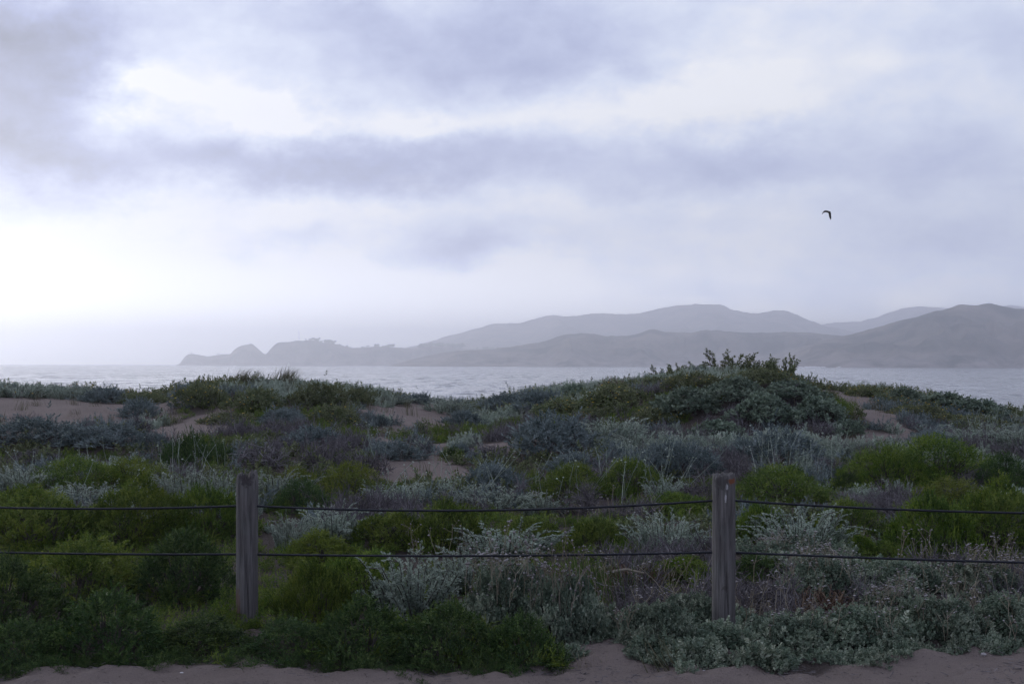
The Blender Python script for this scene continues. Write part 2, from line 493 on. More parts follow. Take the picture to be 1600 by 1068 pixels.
def wood_mat(name, stain):
    """weathered grey post; object coordinates, metres; z along the post"""
    m, t = new_mat(name)
    tc_ = nd(t, 'ShaderNodeTexCoord').outputs['Object']
    st = nd(t, 'ShaderNodeVectorMath', operation='MULTIPLY', ins={0: tc_, 1: (1, 1, .045)}).outputs[0]
    g1_ = nd(t, 'ShaderNodeTexNoise', ins={'Vector': st, 'Scale': 75.0, 'Detail': 6.0, 'Roughness': .65, 'Distortion': .6}).outputs['Fac']
    g2_ = nd(t, 'ShaderNodeTexNoise', ins={'Vector': st, 'Scale': 22.0, 'Detail': 4.0, 'Roughness': .6}).outputs['Fac']
    bl = nd(t, 'ShaderNodeTexNoise', ins={'Vector': tc_, 'Scale': 5.0, 'Detail': 5.0, 'Roughness': .6}).outputs['Fac']
    col = mixc(t, mth(t, 'MULTIPLY_ADD', g1_, 2.2, -.6, clamp=True), (.055, .050, .046, 1), (.245, .225, .205, 1))
    col = mixc(t, mth(t, 'MULTIPLY_ADD', g2_, 3.0, -1.4, clamp=True), col, (.085, .074, .070, 1))
    col = mixc(t, mth(t, 'MULTIPLY', mth(t, 'MULTIPLY_ADD', bl, 3.5, -1.75, clamp=True), .35), col, (.17, .19, .17, 1))
    for (p, r_, c_, s_) in stain:
        d = nd(t, 'ShaderNodeVectorMath', operation='SUBTRACT', ins={0: tc_, 1: p}).outputs[0]
        d = nd(t, 'ShaderNodeVectorMath', operation='DIVIDE', ins={0: d, 1: r_}).outputs[0]
        ln = nd(t, 'ShaderNodeVectorMath', operation='LENGTH', ins={0: d}).outputs['Value']
        wob = nd(t, 'ShaderNodeTexNoise', ins={'Vector': tc_, 'Scale': 38.0, 'Detail': 4.0, 'Roughness': .7}).outputs['Fac']
        f = mth(t, 'MULTIPLY_ADD', mth(t, 'MULTIPLY_ADD', wob, -2.6, mth(t, 'ADD', ln, 0.85)), -2.5, 1.6, clamp=True)
        col = mixc(t, mth(t, 'MULTIPLY', f, s_), col, (*c_, 1))
    bp = nd(t, 'ShaderNodeBump', ins={'Strength': .8, 'Distance': .006, 'Height': mth(t, 'ADD', g1_, g2_)})
    pb = nd(t, 'ShaderNodeBsdfPrincipled', ins={'Base Color': col, 'Roughness': .85, 'Specular IOR Level': .2, 'Normal': bp.outputs[0]})
    nd(t, 'ShaderNodeOutputMaterial', ins={0: pb.outputs[0]})
    return m


# ------------------------------------------------------------------ the dune
SEA_Z = -3.3
_ky = [-400, -40, 6, 8.6, 9.6, 12, 14, 17, 20, 24, 28, 30, 33, 40, 55, 75, 110, 260]
_kz = [1.5, .1, 0, 0, .03, .09, .20, .41, .62, .88, 1.15, 1.2, 1.0, -.4, -2.0, -2.7, -4.0, -9]
_yy = np.arange(-400, 260, .1)
_zz = np.interp(_yy, _ky, _kz)
_k = np.ones(15) / 15
_zz = np.convolve(np.pad(_zz, 7, mode='edge'), _k, 'valid')
CREST = [(-1500, 618), (-300, 614), (0, 611), (100, 614), (200, 622), (255, 626), (280, 613), (370, 607), (450, 607), (520, 609), (580, 618), (640, 628),
         (700, 636), (740, 641), (790, 634), (830, 620), (900, 614), (960, 605), (1030, 594), (1080, 586), (1140, 580), (1220, 584), (1250, 600),
         (1300, 613), (1400, 620), (1450, 629), (1500, 636), (1560, 648), (1600, 656), (1800, 668), (2100, 650), (3000, 640)]
_cx = np.arange(-30, 40, .1)
_cc = np.interp(_cx, [(u - U0) / F * 29 for u, v in CREST], [EYE - (v - 569.5) * 29 / F - 1.2 for u, v in CREST])
_cc = np.convolve(np.pad(_cc, 4, mode='edge'), np.ones(9) / 9, 'valid')
MOUNDS = [(4.1, 23.3, 2.1, 1.7, .34), (-8.2, 21.0, 2.6, 1.8, .16), (.6, 20.2, 1.4, 1.2, .12), (-4.6, 25.5, 2.2, 1.6, .16), (7.0, 18.5, 2.0, 1.3, .15),
          (-2.6, 14.5, 1.6, 1.2, .10), (3.6, 15.0, 1.5, 1.1, .08), (1.2, 24.8, 1.5, 1.3, .12), (-1.7, 22.5, .9, 1.3, -.12), (6.9, 22.0, .8, 1.4, -.12)]


def ground(x, y, fine=True):
    x, y = np.asarray(x, float), np.asarray(y, float)
    z = np.interp(y, _yy, _zz)
    z = z + np.interp(x * 29 / np.maximum(y, 18), _cx, _cc) * sstep(18.5, 27.5, y) * (1 - sstep(33, 45, y))
    for (mx, my, rx, ry, h) in MOUNDS:
        z = z + h * np.exp(-((x - mx) / rx) ** 2 - ((y - my) / ry) ** 2)
    a = sstep(9.2, 14, y) * (1 - sstep(60, 90, y))
    z = z + a * (.07 * fbm(x, y, 2.6, 3, 3) + .02 * fbm(x, y, .7, 9, 2))
    if fine:
        p = 1 - sstep(9.0, 9.8, y)
        z = z + p * (.036 * fbm(x, y, .33, 21, 4, .6) + .018 * fbm(x, y, 1.5, 5, 2)) * sstep(-3, 4, y)
        z = z + p * .016 * vnoise(x, y * 1.4, .13, 77) * sstep(4, 6, y)
        z = z + (1 - p) * .012 * vnoise(x * .6 + y * .5, y, .25, 31) * (1 - sstep(35, 40, y))
    return z


def spot(u, v):
    """the point of the dune seen at a place in the photograph"""
    d = pix_dir(u, v)
    ys = np.arange(6.0, 48.0, .02)
    xs, zs = d.x / d.y * ys, EYE + d.z / d.y * ys
    below = np.nonzero(zs <= ground(xs, ys, False))[0]
    i = below[0] if len(below) else int(np.argmin(zs - ground(xs, ys, False)))
    return xs[i], ys[i], float(ground(xs[i], ys[i], False))


SANDY = [(60, 637, 160, 30), (165, 653, 120, 26), (280, 675, 76, 28), (330, 659, 50, 7), (395, 662, 30, 6), (642, 655, 74, 32), (600, 690, 34, 8), (655, 730, 76, 22),
         (690, 703, 26, 14), (612, 748, 36, 8), (1382, 655, 52, 38), (1360, 686, 110, 19), (1335, 622, 40, 12), (1440, 694, 50, 6), (1335, 627, 26, 9), (800, 700, 60, 10), (690, 745, 60, 9)]
SANDW = []
for (u, v, ru, rv) in SANDY:
    x, y, z = spot(u, v)
    y0, y1 = spot(u, v + rv)[1], spot(u, v - rv)[1]
    SANDW.append((x, (y0 + y1) / 2, ru / F * y, max((y1 - y0) / 2, .25)))


def front_edge(x):
    """front edge of the plants along the path"""
    u = np.asarray(x) / 8.4 * F + U0
    v = np.interp(u, [-400, 0, 150, 300, 420, 600, 760, 860, 905, 950, 1000, 1060, 1180, 1330, 1450, 1600, 2200],
                  [1044, 1046, 1050, 1040, 1040, 1048, 1052, 1044, 1012, 990, 1026, 1036, 1040, 1034, 1022, 1014, 1000])
    return F * EYE / (v - 569.5)


def bare(x, y):
    """1 on open sand, 0 under plants"""
    x, y = np.asarray(x, float), np.asarray(y, float)
    b = np.zeros_like(x)
    wob = .6 * fbm(x, y, .8, 41, 4, .6)
    for (sx, sy, rx, ry) in SANDW:
        q = ((x - sx) / rx) ** 2 + ((y - sy) / ry) ** 2
        b = np.maximum(b, 1 - sstep(.65, 1.3, q + wob))
    b = np.maximum(b, 1 - sstep(-.08, .10, y - front_edge(x) + .10 * fbm(x, y, .5, 51, 3)))
    return b


def axis_pts(parts):
    out = []
    for a, b, s in parts:
        out.append(np.arange(a, b, s))
    return np.unique(np.round(np.concatenate(out), 4))


gx = axis_pts([(-900, -60, 60), (-60, -16, 2.0), (-16, -4.5, .16), (-4.5, 4.5, .045), (4.5, 16, .16), (16, 60, 2.0), (60, 901, 60)])
gy = axis_pts([(-400, -20, 40), (-20, 5, 1.0), (5, 7.4, .12), (7.4, 9.8, .04), (9.8, 36, .14), (36, 60, .8), (60, 261, 12)])
GX, GY = np.meshgrid(gx, gy)
GZ = ground(GX, GY)
nx, ny = len(gx), len(gy)
ix = np.arange(nx * ny).reshape(ny, nx)
quads = np.stack([ix[:-1, :-1], ix[:-1, 1:], ix[1:, 1:], ix[1:, :-1]], -1).reshape(-1, 4)
litter = (1 - bare(GX, GY)) * (1 - sstep(38, 45, GY)) * sstep(6, 8, GY)
put('ground', mesh_np('ground', np.stack([GX, GY, GZ], -1).reshape(-1, 3), quads, smooth=True,
                      extra={'litter': litter.ravel()}, mats=[sand_mat()]), kind='structure')

# ------------------------------------------------------------------ sea
sx_ = axis_pts([(-14000, 14001, 500)])
sy_ = axis_pts([(80, 400, 40), (400, 14001, 400)])
SX, SY = np.meshgrid(sx_, sy_)
ix = np.arange(SX.size).reshape(SX.shape)
q4 = np.stack([ix[:-1, :-1], ix[:-1, 1:], ix[1:, 1:], ix[1:, :-1]], -1).reshape(-1, 4)
put('sea', mesh_np('sea', np.stack([SX, SY, SX * 0 + SEA_Z], -1).reshape(-1, 3), q4, smooth=True, mats=[sea_mat()]), kind='structure')

# ------------------------------------------------------------------ hills across the water
HM = hill_mat()


def ridge(name, D, wf, wb, prof, seed, rough=.05, slant=0.0):
    """prof: (u, v) skyline; a ridge of real depth: front slope wf, back slope wb metres"""
    us = np.array([p[0] for p in prof], float)
    vs = np.array([p[1] for p in prof], float)
    uu = np.arange(us[0], us[-1] + .1, 1.5)
    vv = np.interp(uu, us, vs)
    k = np.ones(3) / 3
    vv = np.convolve(np.pad(vv, 1, mode='edge'), k, 'valid')
    vv = vv + .9 * fbm(uu, uu * 0, 22, seed, 4, .6) * np.clip((573 - vv) / 12, 0, 1)
    X = np.array([pix_dir(u, v).x / pix_dir(u, v).y * D for u, v in zip(uu, vv)])
    H = np.array([EYE + pix_dir(u, v).z / pix_dir(u, v).y * D for u, v in zip(uu, vv)])
    ts = np.concatenate([np.linspace(-1.1, 0, 46), np.linspace(.05, 1.1, 12)])
    Xg, Tg = np.meshgrid(X, ts)
    Hg = np.broadcast_to(H, Xg.shape)
    Yg = D + np.where(Tg < 0, Tg * wf, Tg * wb) + slant * (Xg - X.mean())
    at = np.abs(Tg)
    base = SEA_Z - 6
    prof_ = np.clip(1 - at, 0, 1) ** .9
    gul = np.abs(fbm(Xg, Yg * .45, wf * .45, seed, 5, .55))
    gul2 = fbm(Xg, Yg, wf * .10, seed + 5, 3)
    Z = base + (Hg - base) * (prof_ - at * (1 - at) * (1.7 * gul - .5) * (at < 1)) + (Hg - base) * rough * gul2 * np.minimum(at * 3, 1) * (at < 1)
    Z = Z + (Hg - base) * .012 * fbm(Xg, Yg, 60, seed + 9, 2) * (at < .95)
    Z = np.maximum(Z, base)
    ny_, nx_ = Xg.shape
    # keep the line of sight: rays fan out from the eye
    Xg = Xg * (Yg / D)
    ix_ = np.arange(nx_ * ny_).reshape(ny_, nx_)
    q = np.stack([ix_[:-1, :-1], ix_[:-1, 1:], ix_[1:, 1:], ix_[1:, :-1]], -1).reshape(-1, 4)
    return put(name, mesh_np(name, np.stack([Xg, Yg, Z], -1).reshape(-1, 3), q, smooth=True, mats=[HM]), kind='structure')


ridge('headland', 5200, 260, 300, [(262, 572), (276, 570), (283, 566), (286, 559), (293, 554), (298, 553), (306, 554), (322, 556), (334, 555), (345, 553), (360, 553),
                                   (366, 547), (374, 541), (382, 539), (393, 537), (400, 542), (408, 549), (415, 553), (420, 547), (432, 536), (450, 534), (470, 532),
                                   (490, 531), (505, 535), (530, 539), (548, 543), (570, 543), (590, 541), (618, 542), (640, 545), (675, 540), (700, 542), (740, 545),
                                   (790, 546), (850, 552), (900, 562), (940, 572)], 3, .05)
ridge('front_hills', 3750, 500, 700, [(600, 574), (640, 561), (700, 549), (760, 545), (800, 542), (840, 536), (870, 527), (890, 522), (908, 520), (930, 522), (945, 525), (980, 524), (1000, 520),
                                      (1020, 515), (1040, 518), (1080, 519), (1120, 515), (1150, 519), (1180, 520), (1225, 518), (1270, 520), (1330, 526), (1420, 530), (1560, 540), (1800, 560)], 11)
ridge('far_hills', 7000, 1500, 1200, [(560, 560), (620, 546), (650, 540), (690, 527), (730, 517), (760, 508), (780, 505), (810, 504), (850, 495), (865, 492), (885, 494), (925, 489), (950, 491),
                                      (1000, 489), (1040, 480), (1060, 476), (1085, 475), (1125, 476), (1145, 484), (1175, 489), (1205, 486), (1225, 485), (1245, 491), (1283, 508),
                                      (1340, 520), (1420, 540), (1500, 570)], 21)
ridge('distant_hills', 8600, 1700, 1500, [(1180, 560), (1230, 530), (1270, 512), (1290, 506), (1325, 502), (1345, 502), (1375, 493), (1410, 480), (1430, 478), (1460, 479), (1500, 483), (1540, 480), (1580, 478),
                                          (1620, 482), (1800, 484), (2000, 488)], 31)
ridge('coastal_hill', 3200, 620, 800, [(1120, 574), (1180, 562), (1240, 546), (1300, 528), (1345, 518), (1380, 509), (1420, 497), (1455, 488), (1490, 480), (1503, 476), (1520, 477), (1548, 474), (1565, 477),
                                       (1590, 483), (1640, 482), (1750, 470), (1900, 478), (2100, 500)], 41, .07)

# ------------------------------------------------------------------ haze over the water
hb = 15500.0
hv = np.array([(x, y, z) for x in (-hb, hb) for y in (-1500, hb) for z in (-11.0, 372.0)])
hf = [(0, 1, 3, 2), (4, 6, 7, 5), (0, 4, 5, 1), (2, 3, 7, 6), (0, 2, 6, 4), (1, 5, 7, 3)]
hm, t = new_mat('sea_haze')
pv = nd(t, 'ShaderNodeVolumePrincipled', ins={'Color': (.950, .950, 1.0, 1), 'Density': 2.7e-4, 'Anisotropy': 0.68})
nd(t, 'ShaderNodeOutputMaterial', ins={1: pv.outputs[0]})
hm.cycles.homogeneous_volume = True
put('haze', mesh_np('haze', hv, hf, mats=[hm]), kind='stuff')

# ------------------------------------------------------------------ far small things: trees on the headland, mast, lighthouse, sailing boat
def far_point(u, v, D):
    d = pix_dir(u, v)
    return np.array([d.x / d.y * D, D, EYE + d.z / d.y * D])


def blob(geo, c, r, seed, c_=.5, m=0):
    """an uneven clump, 80 faces"""
    ph = (1 + 5 ** .5) / 2
    v = np.array([(-1, ph, 0), (1, ph, 0), (-1, -ph, 0), (1, -ph, 0), (0, -1, ph), (0, 1, ph), (0, -1, -ph), (0, 1, -ph), (ph, 0, -1), (ph, 0, 1), (-ph, 0, -1), (-ph, 0, 1)])
    f = [(0, 11, 5), (0, 5, 1), (0, 1, 7), (0, 7, 10), (0, 10, 11), (1, 5, 9), (5, 11, 4), (11, 10, 2), (10, 7, 6), (7, 1, 8), (3, 9, 4), (3, 4, 2), (3, 2, 6), (3, 6, 8), (3, 8, 9),
         (4, 9, 5), (2, 4, 11), (6, 2, 10), (8, 6, 7), (9, 8, 1)]
    v = norm(v)
    rr = np.random.default_rng(seed)
    v = v * rr.uniform(.7, 1.15, (12, 1)) * np.asarray(r)
    geo.add(v + c, f, c_, m)


g = Geo()
rr = np.random.default_rng(5)
for (u0, u1, dens, hh) in ((478, 496, 9, 3.5), (494, 503, 7, 5), (508, 522, 12, 5.5), (566, 576, 6, 3), (585, 616, 16, 4), (655, 692, 26, 5.5), (690, 724, 20, 6), (744, 790, 18, 3.5), (530, 552, 8, 2.5), (338, 356, 6, 2)):
    for k in range(dens):
        u = rr.uniform(u0, u1)
        vtop = np.interp(u, [475, 490, 505, 530, 548, 570, 590, 618, 640, 675, 700, 740, 790], [532, 531, 535, 539, 543, 543, 541, 542, 545, 540, 542, 545, 546])
        if u < 400:
            vtop = 553
        p = far_point(u, vtop + 1.0, 5200)
        h = hh * rr.uniform(.5, 1.25) * 2.4
        prisms(g, p - [0, 0, 6], p + [0, 0, h * .7], 1.0, .6, .2, 1)
        for q in range(4):
            blob(g, p + rr.normal(0, 1, 3) * [h * .35, h * .3, h * .16] + [0, 0, h * .7], [h * .42, h * .42, h * .3], int(rr.integers(1e6)), rr.uniform(.2, .8))
o = put('headland_woods', g.mesh('headland_woods', M['deep'], M['bark']), kind='stuff')

STEEL = plain('galvanised_steel', (.45, .45, .46), .5, .3)
WHITE = plain('white_paint', (.78, .77, .74), .5)
DARK = plain('dark_paint', (.05, .05, .055), .6)

p = far_point(467, 532, 5200)
t_ = thing('radio_mast', 'thin tall radio mast standing on top of the hazy headland', 'mast', p)
g = Geo()
for k in range(3):
    a = k * 2.094
    prisms(g, (math.cos(a) * 1.0, math.sin(a) * 1.0, -5), (math.cos(a) * .5, math.sin(a) * .5, 31), .35, .3)
for z in np.arange(0, 30, 2.5):
    for k in range(3):
        a, b = k * 2.094, (k + 1) * 2.094
        s = 1.0 - .5 * z / 31
        prisms(g, (math.cos(a) * s, math.sin(a) * s, z), (math.cos(b) * s, math.sin(b) * s, z + 2), .15, .15)
put('lattice_tower', g.mesh('lattice_tower', DARK), t_)
g = Geo()
prisms(g, (0, 0, 30), (0, 0, 37), .35, .2, k=6)
prisms(g, (-2, 0, 30.5), (2, 0, 30.5), .3, .3, k=6)
put('antenna', g.mesh('antenna', DARK), t_)

p = far_point(299.5, 553.5, 5200)
t_ = thing('lighthouse', 'tiny lighthouse on the low tip of the headland', 'lighthouse', p)
g = Geo()
prisms(g, (0, 0, -3), (0, 0, 5), 2.2, 1.9, k=12)
put('tower', g.mesh('lighthouse_tower', WHITE), t_)
g = Geo()
prisms(g, (0, 0, 5), (0, 0, 5.4), 2.6, 2.6, k=12)
prisms(g, (0, 0, 5.4), (0, 0, 7.4), 1.4, 1.4, k=12)
prisms(g, (0, 0, 7.4), (0, 0, 8.8), 1.7, .1, k=12)
put('lantern_room', g.mesh('lantern_room', DARK), t_)

# sailing boat
D = 2500.0
p = far_point(451, 571, D)
t_ = thing('sailboat', 'small white sailing boat crossing the water before the headland', 'sailboat', (p[0], D, SEA_Z))
g = Geo()
sec = []
for (yy, b, s) in ((-4.0, .55, .0), (-2, 1.25, -.1), (0, 1.5, -.15), (2.2, 1.1, -.05), (4.4, .05, .25)):
    sec.append([(yy, -b, 1.0 + s), (yy, -b * .6, -.2), (yy, 0, -.5), (yy, b * .6, -.2), (yy, b, 1.0 + s)])
sec = np.array(sec)
vv = sec.reshape(-1, 3)
tt = []
for i in range(4):
    for j in range(4):
        a = i * 5 + j
        tt += [(a, a + 1, a + 6), (a, a + 6, a + 5)]
    tt += [(i * 5, i * 5 + 5, i * 5 + 9), (i * 5, i * 5 + 9, i * 5 + 4)]
g.add(vv, tt)
put('hull', g.mesh('boat_hull', WHITE), t_)
g = Geo()
prisms(g, (.6, 0, .6), (.6, 0, 12.4), .09, .06, k=6)
prisms(g, (.6, 0, 1.9), (-3.6, .5, 1.9), .07, .07, k=6)
put('mast', g.mesh('boat_mast', STEEL), t_)


def sail(a, b, c, belly):
    g_ = Geo()
    n = 8
    a, b, c = map(np.array, (a, b, c))
    V_, T_ = [], []
    idx = {}
    for i in range(n + 1):
        for j in range(n + 1 - i):
            w = np.array([i / n, j / n, 1 - i / n - j / n])
            q = a * w[0] + b * w[1] + c * w[2] + np.array([0, 1, 0]) * belly * 27 * w[0] * w[1] * w[2]
            idx[i, j] = len(V_)
            V_.append(q)
    for i in range(n):
        for j in range(n - i):
            T_.append((idx[i, j], idx[i + 1, j], idx[i, j + 1]))
            if j < n - i - 1:
                T_.append((idx[i + 1, j], idx[i + 1, j + 1], idx[i, j + 1]))
    g_.add(V_, T_)
    return g_


SAIL, st_ = new_mat('white_sailcloth')
sd_ = nd(st_, 'ShaderNodeBsdfDiffuse', ins={0: (.85, .84, .80, 1)})
sl_ = nd(st_, 'ShaderNodeBsdfTranslucent', ins={0: (.9, .89, .85, 1)})
sm_ = nd(st_, 'ShaderNodeMixShader', ins={0: .6, 1: sd_.outputs[0], 2: sl_.outputs[0]})
nd(st_, 'ShaderNodeOutputMaterial', ins={0: sm_.outputs[0]})
put('mainsail', sail((.5, 0, 12.2), (.5, 0, 2.1), (-3.5, .5, 2.1), .5).mesh('mainsail', SAIL, smooth=True), t_)
put('jib', sail((.7, 0, 10.8), (4.2, 0, 1.3), (.6, .9, 1.6), .4).mesh('jib', SAIL, smooth=True), t_)
t_.rotation_euler = (R(3), 0, R(35))
t_.scale = (.8, .8, .8)

# ------------------------------------------------------------------ bird
D = 70.0
c0 = far_point(1296, 332, D)
px = D / F
t_ = thing('bird', 'dark bird flying over the water with wings bent down', 'bird', c0)
M['bird'] = plain('dark_feathers', (.035, .026, .024), .8)
bl = [(-.30, .012), (-.26, .03), (-.2, .04), (-.1, .062), (.0, .07), (.1, .06), (.2, .04), (.3, .035), (.38, .05)]
g = Geo()
k = 8
V_ = []
for (s, r_) in bl:                      # body along its flight line (away and a little to the side)
    for i in range(k):
        a = i * 2 * math.pi / k
        V_.append((s * .25 + math.cos(a) * r_, s, math.sin(a) * r_ * (.9 if s < .3 else .3) - .02 * s))
T_ = []
for i in range(len(bl) - 1):
    for j in range(k):
        a, b = i * k + j, i * k + (j + 1) % k
        T_ += [(a, b, b + k), (a, b + k, a + k)]
g.add(V_, T_)
put('body', g.mesh('bird_body', M['bird'], smooth=True), t_)
g = Geo()
prisms(g, (-.09, -.30, 0), (-.10, -.36, -.015), .014, .003, k=5)
put('beak', g.mesh('bird_beak', DARK), t_)


def wing(pts, ch, lean_, th=.012):
    """pts: span line as offsets in photo pixels (x right, y up) plus depth; ch: chord at each"""
    g_ = Geo()
    V_, T_ = [], []
    P_ = [np.array([a * px, d, b * px]) for a, b, d in pts]
    for p_, c_ in zip(P_, ch):
        for (s, h) in ((-.5, 0), (-.2, th), (.5, 0), (-.2, -th)):
            V_.append(p_ + np.array([s * c_ * lean_[0], s * c_ * 1.0, h + s * c_ * lean_[1]]))
    for i in range(len(P_) - 1):
        for j in range(4):
            a, b = i * 4 + j, i * 4 + (j + 1) % 4
            T_ += [(a, b, b + 4), (a, b + 4, a + 4)]
    g_.add(V_, T_)
    return g_


put('wing', wing([(0, 0, 0), (-2.5, 1.4, .02), (-5.5, 2.0, .05), (-8.0, 1.6, .12), (-9.2, -.4, .2), (-10, -1.6, .26)], [.13, .12, .11, .095, .07, .02], (.2, 1.0)).mesh('bird_wing_spread', M['bird']), t_)
put('wing', wing([(0, 0, 0), (1.0, -1.6, .02), (1.1, -4, .05), (1.9, -6.5, .1), (2.8, -9.0, .16), (3.2, -10.4, .2)], [.13, .15, .15, .13, .09, .02], (1.0, .15)).mesh('bird_wing_lowered', M['bird']), t_)

# ------------------------------------------------------------------ fence
POSTS = []
xl, yl, zl = (388 - U0) / F * 9.45, 9.45, 0.0
xr, yr = (1130 - U0) / F * 9.15, 9.15
dxp, dyp = xr - xl, yr - yl
fence = thing('cable_fence', 'weathered round wooden posts joined by two sagging black cables along the sandy path', 'fence', (xl, yl, 0))
ZTOP = {0: EYE - (744 - 569) * 9.45 / F, 1: EYE - (740 - 569) * 9.15 / F}
RUST, DROP = (.22, .075, .03), (.62, .6, .57)
WL = wood_mat('weathered_post_grey', [((.0, -.07, 1.0), (.05, .1, .05), (.05, .04, .04), .8), ((-.06, -.06, .14), (.03, .08, .16), (.16, .085, .05), .5)])
WR = wood_mat('weathered_post_stained', [((.045, -.065, 1.005), (.030, .06, .022), RUST, .9), ((.012, -.07, .975), (.009, .06, .020), DROP, .9),
                                         ((.004, -.07, .90), (.006, .06, .025), DROP, .7), ((-.02, -.07, 1.0), (.05, .06, .05), (.055, .05, .045), .6), ((0, -.07, .33), (.02, .05, .02), (.08, .07, .06), .7)])


def post_mesh(name, rad, h, seed, mat, ragged, lean=(0, 0)):
    n, rows = 84, 72
    r = np.random.default_rng(seed)
    zs = np.concatenate([np.linspace(-.35, h - .06, rows - 8), h - .06 + .06 * np.linspace(.12, 1, 8)])
    a = np.arange(n) * 2 * math.pi / n
    A, Zg = np.meshgrid(a, zs)
    rad_ = rad * (1 + .03 * vnoise(A * 1.0, Zg, .5, seed) + .012 * vnoise(np.cos(A) * 9, np.sin(A) * 9 + Zg * .3, 1.0, seed + 3))
    for k_ in range(11):                       # checks running down the post
        ac = r.uniform(0, 2 * math.pi) if k_ > 2 else (-math.pi / 2 + (-.5, .15, .6)[k_])
        z0, z1 = sorted(r.uniform(0, h * 1.1, 2))
        if k_ < 3:
            z0, z1 = (.35, .0, .5)[k_], (h, .55, h * .9)[k_]
        off = np.angle(np.exp(1j * (A - ac - .10 * np.sin(Zg * 5 + k_) - .05 * np.sin(Zg * 13))))
        rad_ -= (.015 if k_ < 3 else .008) * np.exp(-(off / (.055 if k_ < 3 else .035)) ** 2) * sstep(z0, z0 + .12, Zg) * (1 - sstep(z1 - .12, z1, Zg))
    top = sstep(h - .045, h, Zg)
    rad_ *= 1 - top ** 4 * (.03 + .09 * ragged)
    # foot: a little wider where it goes into the sand
    X_ = np.cos(A) * rad_ + lean[0] * Zg
    Y_ = np.sin(A) * rad_ + lean[1] * Zg
    cut = h + ragged * (.022 * vnoise(np.cos(A) * 2, np.sin(A) * 2, .7, seed + 8) + .016 * r.normal(0, 1, n)[None] * np.ones_like(Zg)) + .004 * np.cos(A)
    Zc = np.where(Zg > h - .05, Zg + (cut - h) * sstep(h - .05, h, Zg), Zg)
    V_ = np.stack([X_, Y_, Zc], -1).reshape(-1, 3)
    T_ = []
    for i in range(rows - 1):
        for j in range(n):
            b = (j + 1) % n
            T_.append((i * n + j, i * n + b, (i + 1) * n + b))
            T_.append((i * n + j, (i + 1) * n + b, (i + 1) * n + j))
    V_ = list(V_)
    last = (rows - 1) * n
    prev = last
    for q in (.75, .5, .25):                  # rough sawn end
        st = len(V_)
        for j in range(n):
            e = V_[last + j]
            cx_, cy_ = lean[0] * h, lean[1] * h
            V_.append(np.array([cx_ + (e[0] - cx_) * q, cy_ + (e[1] - cy_) * q, h + (e[2] - h) * q + .006 * r.normal() * (1 + ragged) - .01 * ragged * (1 - q)]))
        for j in range(n):
            b = (j + 1) % n
            T_.append((prev + j, prev + b, st + b))
            T_.append((prev + j, st + b, st + j))
        prev = st
    V_.append(np.array([lean[0] * h, lean[1] * h, h - .012 * ragged]))
    for j in range(n):
        T_.append((prev + j, prev + (j + 1) % n, len(V_) - 1))
    return mesh_np(name, np.array(V_), np.array(T_), smooth=True, mats=[mat])


attach = []
for k in range(-2, 4):
    x, y = xl + dxp * k, yl + dyp * k
    h = ZTOP.get(k, .5 * (ZTOP[0] + ZTOP[1]) + .02 * math.sin(k * 3.1))
    lean = {0: (-.004, 0.0), 1: (.004, .0)}.get(k, (.006 * math.sin(k * 5), 0))
    me = post_mesh('fence_post_%s' % ('ragged' if k == 0 else 'sound'), .0725 if k != 1 else .0745, h, 50 + k, WL if k % 2 == 0 else WR, 1.0 if k == 0 else .25, lean)
    o = put('post', me, fence, (x - xl, y - yl, 0))
    if k == 0:
        o['label'] = 'grey post with a ragged splintered top'
    if k == 1:
        o['label'] = 'grey post with rust stain and white bird droppings near its top'
    za = {0: EYE - (789.5 - 569) * 9.45 / F, 1: EYE - (780.5 - 570) * 9.15 / F}.get(k, h - .19)
    zb = {0: EYE - (865 - 569) * 9.45 / F, 1: EYE - (861.5 - 570) * 9.15 / F}.get(k, h - .52)
    attach.append((x, y, za, zb, h, lean))
CABLE = plain('black_cable', (.010, .011, .016), .55, .0, .35)


def cable(which, sags):
    pts = []
    for i in range(len(attach) - 1):
        a, b = attach[i], attach[i + 1]
        for s in np.linspace(0, 1, 41)[:-1]:
            z = a[which] * (1 - s) + b[which] * s - sags[i] * 4 * s * (1 - s)
            pts.append((a[0] * (1 - s) + b[0] * s - xl, a[1] * (1 - s) + b[1] * s - yl, z ))
    b = attach[-1]
    pts.append((b[0] - xl, b[1] - yl, b[which]))
    pts = np.array(pts)
    fine = []
    for i in range(len(pts) - 1):
        for s in (0, .25, .5, .75):
            fine.append(pts[i] * (1 - s) + pts[i + 1] * s)
    fine.append(pts[-1])
    P_ = np.array(fine)
    d = np.gradient(P_, axis=0)
    fr = frames(d, np.zeros(len(P_)))
    k_ = 9
    a = np.arange(k_) * 2 * math.pi / k_
    tw = np.cumsum(np.linalg.norm(d, axis=1)) / .06
    rad = .0076 * (1 + .05 * np.cos(3 * (a[None] + 0 * tw[:, None])))
    aa = a[None] + tw[:, None]
    ring = np.stack([np.cos(aa) * rad, np.sin(aa) * rad, 0 * rad], -1)
    V_ = P_[:, None] + np.einsum('nij,nkj->nki', fr, ring)
    n = len(P_)
    T_ = []
    for i in range(n - 1):
        for j in range(k_):
            b_ = (j + 1) % k_
            T_.append((i * k_ + j, i * k_ + b_, (i + 1) * k_ + b_, (i + 1) * k_ + j))
    return mesh_np('cable', V_.reshape(-1, 3), np.array(T_), smooth=True, mats=[CABLE])


put('cable', cable(2, [.04, .045, .050, .036, .04]), fence)
put('cable', cable(3, [.02, .020, .018, .014, .02]), fence)

# ------------------------------------------------------------------ plants: shapes
def tp(*a, **k):
    return [template(*a, seed=s, **k) for s in (1, 2, 3)]


